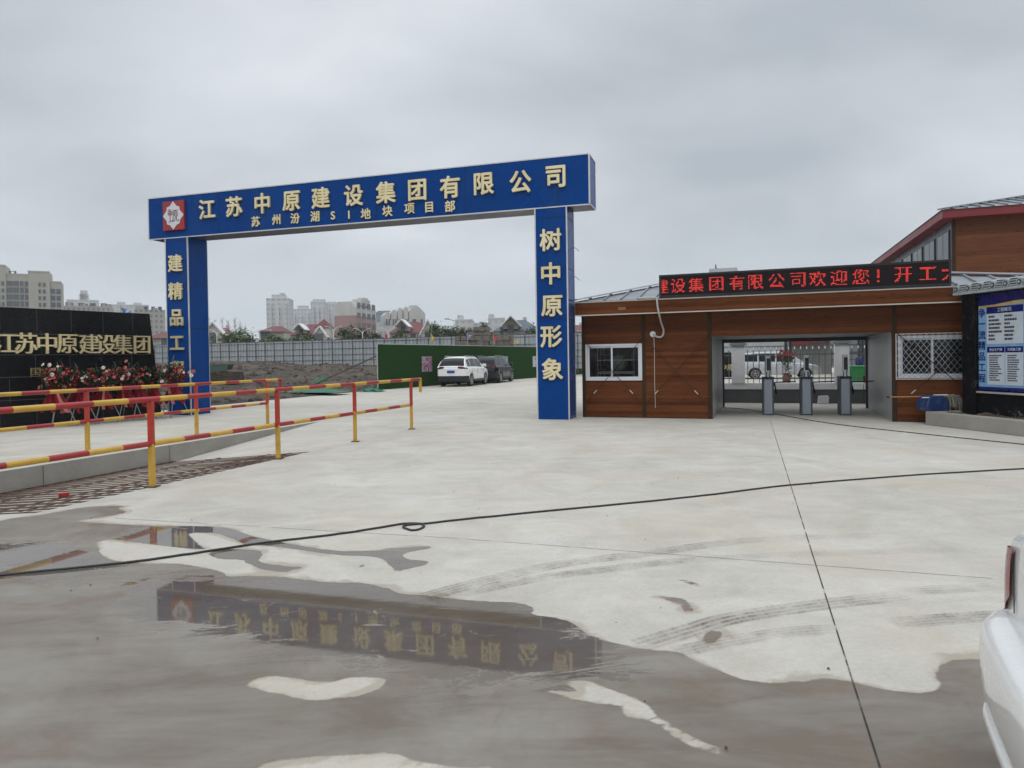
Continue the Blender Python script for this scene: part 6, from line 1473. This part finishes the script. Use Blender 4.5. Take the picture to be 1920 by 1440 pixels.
MB().box(sX(62), sX(78), 3, 8, apz(508), apz(506)).box(sX(20), sX(24), 2, 2.2, apz(514), apz(509)).box(sX(30), sX(34), 2, 2.2, apz(514), apz(509)).box(sX(20), sX(34), 2, 2.2, apz(509.5), apz(508.5)).build('roof_frame', M['dark_metal'], ap)
def mid_block(px0, px1, py, Yb, label, steps):
    t, w, z_ = far_building('apartment_block', label, 'apartment block', px0, px1, py, Yb, tower_material('beige_far', (0.36, 0.34, 0.29), (0.12, 0.13, 0.14), 2.4, 2.9, 0.5, 0.55), 14, 0.45, None, steps)
    mb = MB()
    for k in range(4): mb.box(w * (.08 + .23 * k), w * (.2 + .23 * k), 2, 4, z_ + .35, z_ + 2.2)
    mb.build('solar_heater', M['dark_metal'], t)
mid_block(120, 212, 575, 390, 'low beige apartment row right of the large beige block', [(.05, .2, .1, .5, 2.6), (.35, .5, .1, .5, 1.6), (.8, .98, .1, .5, 1.8)])
mid_block(255, 312, 582, 370, 'beige apartment row next to the left gate pillar', [(.02, .3, .1, .5, 2.2), (.6, .75, .1, .5, 1.5)])
far_building('tower_block', 'hazy roofline block with a turret behind the beige rows', 'tower', 128, 188, 563, 540, tm4, 16, 0.5, None, [(.38, .68, .2, .8, 5.0), (.42, .64, .2, .8, 8.0)])
far_building('tower_block', 'hazy long block behind the blue flag and granite wall', 'tower', 205, 282, 572, 540, tm4, 16, 0.5, None, [(.22, .42, .2, .8, 2.6), (.62, .82, .2, .8, 2.2)])

# villas with red hipped roofs
def hip(mb, x0_, x1_, y0_, y1_, z0_, z1_, inset=None, m=0):
    dy = (y1_ - y0_) / 2; i = inset if inset is not None else min(dy, (x1_ - x0_) * .4)
    mb.add([(x0_, y0_, z0_), (x1_, y0_, z0_), (x1_, y1_, z0_), (x0_, y1_, z0_), (x0_ + i, (y0_ + y1_) / 2, z1_), (x1_ - i, (y0_ + y1_) / 2, z1_)], [(0, 1, 5, 4), (1, 2, 5), (2, 3, 4, 5), (3, 0, 4), (0, 3, 2, 1)], m)
def villa(label, px0, px1, py_ridge, py_eave, Yv, roofm, yaw=0.0, dormer=None, gable=None, spire=None, win=()):
    a, b = at_px(px0, Yv), at_px(px1, Yv); w = (b - a).length; pc = (px0 + px1) / 2; ze_, zr__ = zpx(pc, py_eave, Yv), zpx(pc, py_ridge, Yv)
    v = thing('villa', label, 'villa', a, yaw); X = lambda px: (px - px0) / (px1 - px0) * w
    MB().box(w * .04, w * .96, .6, 9.4, 0, ze_).build('wall', M['villa_wall'], v)
    mb = MB(); hip(mb, 0, w, 0, 10, ze_ + .004, zr__, min(5.0, w * .33)); rf = mb.build('roof', roofm, v)
    if dormer:
        dx, dw, dz = X(dormer[0]), dormer[1], zpx(pc, dormer[2], Yv)
        d = MB().prism([(dx - dw / 2, ze_ + .3), (dx + dw / 2, ze_ + .3), (dx + dw / 2, dz), (dx, dz + dw * .5), (dx - dw / 2, dz)], -0.1, 4).build('dormer', M['villa_wall'], v)
        mb = MB().bar((dx - dw * .68, -.12, dz - dw * .12), (dx, -.12, dz + dw * .56), 3.5, .16).bar((dx + dw * .68, -.12, dz - dw * .12), (dx, -.12, dz + dw * .56), 3.5, .16); mb.build('dormer_roof', M['white_paint'], d)
        MB().box(dx - dw * .2, dx + dw * .2, -.16, -.101, dz - dw * .55, dz).build('window', M['far_window'], d)
    if gable:
        gx_, gw_, gz_ = X(gable[0]), gable[1], zpx(pc, gable[2], Yv)
        g = MB().prism([(gx_ - gw_ / 2, 0), (gx_ + gw_ / 2, 0), (gx_ + gw_ / 2, ze_), (gx_, gz_), (gx_ - gw_ / 2, ze_)], -.8, 3).build('gable', M['villa_wall'], v)
        MB().bar((gx_ - gw_ * .58, .5, ze_ - .5), (gx_, .5, gz_ + .15), 3.2, .22).bar((gx_ + gw_ * .58, .5, ze_ - .5), (gx_, .5, gz_ + .15), 3.2, .22).build('gable_trim', M['white_paint'], g)
        MB().box(gx_ - .6, gx_ + .6, -.86, -.801, ze_ - 1.6, ze_ + .2).build('window', M['far_window'], g)
    if spire:
        sx_, sw_, sz_, sb_ = X(spire[0]), spire[1], zpx(pc, spire[2], Yv), zpx(pc, spire[3], Yv)
        MB().box(sx_ - sw_ * .42, sx_ + sw_ * .42, .2, .2 + sw_ * .84, 0, sb_).build('turret', M['villa_wall'], v)
        mb = MB(); mb.add([(sx_ - sw_ / 2, 0, sb_), (sx_ + sw_ / 2, 0, sb_), (sx_ + sw_ / 2, sw_, sb_), (sx_ - sw_ / 2, sw_, sb_), (sx_, sw_ / 2, sz_)], [(0, 1, 4), (1, 2, 4), (2, 3, 4), (3, 0, 4), (3, 2, 1, 0)]); mb.build('turret_roof', roofm, v)
    for px, py, ww, hh in win:
        x = X(px); z = zpx(pc, py, Yv); f = MB().box(x - ww / 2 - .12, x + ww / 2 + .12, .5, .598, z - hh / 2 - .12, z + hh / 2 + .12).build('window', M['white_paint'], v); MB().box(x - ww / 2, x + ww / 2, .44, .499, z - hh / 2, z + hh / 2).build('pane', M['far_window'], f)
    MB().box(w * .62, w * .70, 5, 6, zr__ - 1.2, zr__ + .5).build('chimney', M['villa_wall'], rf)
villa('red-roofed villa with a pointed turret in the middle of the group', 542, 615, 605, 628, 120, M['villa_roof'], 0.05, dormer=(566, 1.6, 617), gable=(602, 2.4, 614), spire=(605, 3.1, 597, 615), win=((560, 634, 1.0, 1.3), (585, 634, 1.0, 1.3)))
villa('smaller red-roofed villa left of the one with a turret', 484, 533, 609, 622, 128, M['villa_roof'], 0.1, win=((493, 628, .9, 1.8), (502, 628, .9, 1.8)))
villa('red-roofed villa with white dormer, right of the pink block', 728, 802, 601, 624, 122, M['villa_roof'], -0.05, dormer=(758, 1.9, 611), gable=(806, 2.6, 602), win=((745, 632, 1.0, 1.1), (775, 632, 1.0, 1.1)))
villa('villa with blue grey roof behind the stack of blocks', 926, 1018, 597, 620, 118, M['villa_roof_blue'], 0.0, dormer=(959, 2.6, 609), win=((940, 626, 1, 1),))
villa('cream villa with pale gable beside the left gate pillar', 392, 424, 612, 626, 110, M['villa_roof'], 0.2, gable=(402, 3.4, 606))
villa('small red-roofed house between the guardhouse and the gate pillar', 1066, 1110, 607, 622, 130, M['villa_roof'], 0.0, win=((1088, 626, .8, 1),))
villa('red-roofed house in the gap left of the left gate pillar', 270, 330, 618, 634, 120, M['villa_roof'], 0.0, win=((306, 640, 1, 1.2),))

# trees beyond the hoarding
def tree_crown(mb, rr, c, rx, rz, n, ls, m=0):
    clumps = []
    for _ in range(max(5, int(n / 60))):
        d = Vector((rr.gauss(0, 1), rr.gauss(0, 1), rr.gauss(0, 1))).normalized() * rr.random() ** 0.5; clumps.append((Vector((d.x * rx * .85, d.y * rx * .85, d.z * rz * .95)), rr.uniform(.22, .42)))
    for _ in range(n):
        q, s = rr.choice(clumps); p = c + q + Vector((rr.gauss(0, 1) * rx * s * .5, rr.gauss(0, 1) * rx * s * .5, rr.gauss(0, 1) * rz * s * .5))
        d = Vector((rr.gauss(0, 1), rr.gauss(0, 1), rr.gauss(-.2, .7))); leaf(mb, p, d, ls * rr.uniform(.6, 1.3), ls * .55, m)
def tree(label, px, py_top, Yt, rx, mat_, name='tree', zb=0.4, n=1000, ls=0.5, group='trees along the road beyond the hoarding'):
    rr = random.Random(int(px * 7 + Yt)); ztop = zpx(px, py_top, Yt); q = at_px(px, Yt); h = ztop - zb; t = thing(name, label, 'tree', (q.x, q.y, zb), rr.uniform(0, 6), group)
    mb = MB(); mb.tube([(0, 0, 0), (rr.uniform(-.1, .1), .05, h * .35), (.1, rr.uniform(-.15, .15), h * .75)], [.13, .10, .03], 7)
    for k in range(5):
        a = rr.uniform(0, 6.3); z0_ = h * rr.uniform(.3, .55); mb.tube([(0.03, 0.02, z0_), (math.cos(a) * rx * .4, math.sin(a) * rx * .4, z0_ + h * .16), (math.cos(a) * rx * .75, math.sin(a) * rx * .75, z0_ + h * .26)], [.05, .035, .012], 5)
    mb.build('trunk', M['bark'], t, smooth=180)
    mb = MB(); tree_crown(mb, rr, Vector((0, 0, h * .66)), rx, h * .36, n, ls); mb.build('crown', mat_, t, recalc=False)
M['leaf_a'] = mat('leaf_a', (0.075, 0.125, 0.038), 0.6, var=0.55, scale=1.2); M['leaf_b'] = mat('leaf_b', (0.125, 0.180, 0.058), 0.6, var=0.5, scale=1.2); M['leaf_c'] = mat('leaf_c', (0.072, 0.088, 0.034), 0.6, var=0.5, scale=1.2, tint=(0.10, 0.075, 0.03))
for i, (px, py, Yt, rx, mk, lab) in enumerate([(425, 620, 98, 2.6, 'leaf_b', 'bright green bushy tree just right of the left gate pillar'), (455, 618, 100, 2.7, 'leaf_b', 'bright green bushy tree in front of the bare poplars'), (470, 630, 96, 1.6, 'leaf_a', 'small green tree left of the first villa'), (513, 625, 95, 1.8, 'leaf_b', 'young light green tree before the smaller villa'), (535, 628, 96, 1.5, 'leaf_b', 'young light green tree between two villas'), (568, 622, 97, 1.7, 'leaf_a', 'young tree before the turret villa'), (582, 628, 95, 1.3, 'leaf_b', 'small tree left of the turret'), (643, 615, 104, 2.0, 'leaf_a', 'dark green tree below the pink block'), (662, 614, 103, 2.1, 'leaf_a', 'round dark tree under the pink block'), (678, 620, 102, 1.6, 'leaf_c', 'brownish tree right of the pink block'), (693, 619, 103, 1.8, 'leaf_c', 'reddish brown tree by the street lamp'), (707, 622, 103, 1.4, 'leaf_a', 'small green tree left of the dormer villa'),
        (760, 622, 98, 1.5, 'leaf_b', 'light green sapling before the dormer villa'), (745, 629, 97, 1.2, 'leaf_b', 'low sapling left of the white dormer'), (818, 607, 104, 2.3, 'leaf_a', 'green tree right of the dormer villa'), (838, 610, 105, 2.2, 'leaf_a', 'tree beside the grey block stack'), (850, 609, 106, 2.0, 'leaf_c', 'reddish tree touching the grey block stack'), (876, 605, 108, 2.0, 'leaf_c', 'brownish tree top above the block stack'), (905, 604, 108, 2.0, 'leaf_a', 'green tree top above the block stack'), (998, 612, 106, 1.7, 'leaf_a', 'slim green tree before the blue roof')]):
    tree(lab, px, py, Yt, rx, M[mk], zb=0.5)
def bare_tree(label, px, py_top, Yt):
    rr = random.Random(int(px * 3)); ztop = zpx(px, py_top, Yt); q = at_px(px, Yt); t = thing('poplar_tree', label, 'tree', (q.x, q.y, 0.3), 0, 'bare poplars behind the green trees'); h = ztop - .3
    MB().tube([(0, 0, 0), (.1, 0, h * .5), (0, .1, h)], [.16, .10, .02], 6).build('trunk', M['bare_twig'], t, smooth=180); mb = MB()
    for _ in range(46):
        a = rr.uniform(0, 6.3); z0_ = h * rr.uniform(.3, .95); l = rr.uniform(.8, 2.2) * (1.2 - z0_ / h * .6); d = Vector((math.cos(a) * .38, math.sin(a) * .38, 1)); mb.tube([(0, 0, z0_), Vector((0, 0, z0_)) + d * l * .5 + Vector((rr.uniform(-.1, .1), 0, 0)), Vector((0, 0, z0_)) + d * l], [.03, .022, .010], 4)
    mb.build('branches', M['bare_twig'], t)
for px, py, lab in ((393, 596, 'bare poplar touching the left gate pillar'), (405, 600, 'bare poplar behind the cream villa gable'), (418, 597, 'tall bare poplar behind the bright green bush'), (430, 601, 'thin bare poplar above the bright green bush'), (442, 598, 'bare poplar in the thick of the poplar row'), (452, 602, 'bare poplar near the right end of the poplar row'), (461, 606, 'lowest bare poplar at the right end of its row')): bare_tree(lab, px, py, 150)

# white street lamps
def street_lamp(px, py_top, Yt, label, red=False):
    q = at_px(px, Yt); h = zpx(px, py_top, Yt); t = thing('street_lamp', label, 'street lamp', q, 0.0, 'white street lamps beyond the hoarding')
    MB().tube([(0, 0, 0), (0, 0, h - .4)], [.09, .06], 8).build('pole', M['lamp_white'], t, smooth=True)
    for sg in (1, -1):
        a = MB().tube([(0, 0, h - .8), (sg * .2, 0, h - .35), (sg * .6, 0, h - .08), (sg * .9, 0, h)], .035, 6).build('arm', M['lamp_white'], t, smooth=True)
        MB().box(min(sg * .8, sg * 1.2), max(sg * .8, sg * 1.2), -.08, .08, h - .03, h + .04).build('lamp_head', M['lamp_white'], a, bevel=.03)
    if red: MB().box(-.45, .02, -.04, .04, h - 2.4, h - .9).build('street_banner', M['flag_red'], t)
for px, py, Yt, lab, rd in ((408, 618, 95, 'white street lamp at the cream villa', 0), (473, 620, 95, 'white street lamp left of the smaller villa', 0), (627, 612, 97, 'white street lamp left of the pink block trees', 0), (681, 616, 96, 'white street lamp between the brown trees', 0), (729, 615, 96, 'white street lamp with a red banner by the dormer villa', 1)): street_lamp(px, py, Yt, lab, rd)
q = at_px(853, 110); hh = zpx(853, 601, 110); t = thing('street_lamp', 'thin tall lamp mast above the left end of the block stack', 'street lamp', q, 0); MB().tube([(0, 0, 0), (0, 0, hh)], .06, 6).build('pole', M['lamp_white'], t); MB().bar((0, 0, hh), (-1.0, 0, hh + .25), .1, .08).box(-1.5, -.8, -.12, .12, hh + .2, hh + .32).build('lamp_head', M['dark_metal'], t)

# damp air that greys the far town
HZ_D = 0.0006
hm = bpy.data.materials.new('haze'); hm.use_nodes = True; hn = hm.node_tree.nodes; hl = hm.node_tree.links; hn.remove(hn['Principled BSDF'])
pv = hn.new('ShaderNodeVolumePrincipled'); pv.inputs['Color'].default_value = (0.80, 0.82, 0.84, 1); pv.inputs['Density'].default_value = HZ_D; pv.inputs['Anisotropy'].default_value = 0.0
hl.new(pv.outputs[0], hn['Material Output'].inputs['Volume'])
hz_ = MB().box(-700, 700, -700, 700, -2.2, 64).build('haze', hm); tag(hz_, kind='stuff')
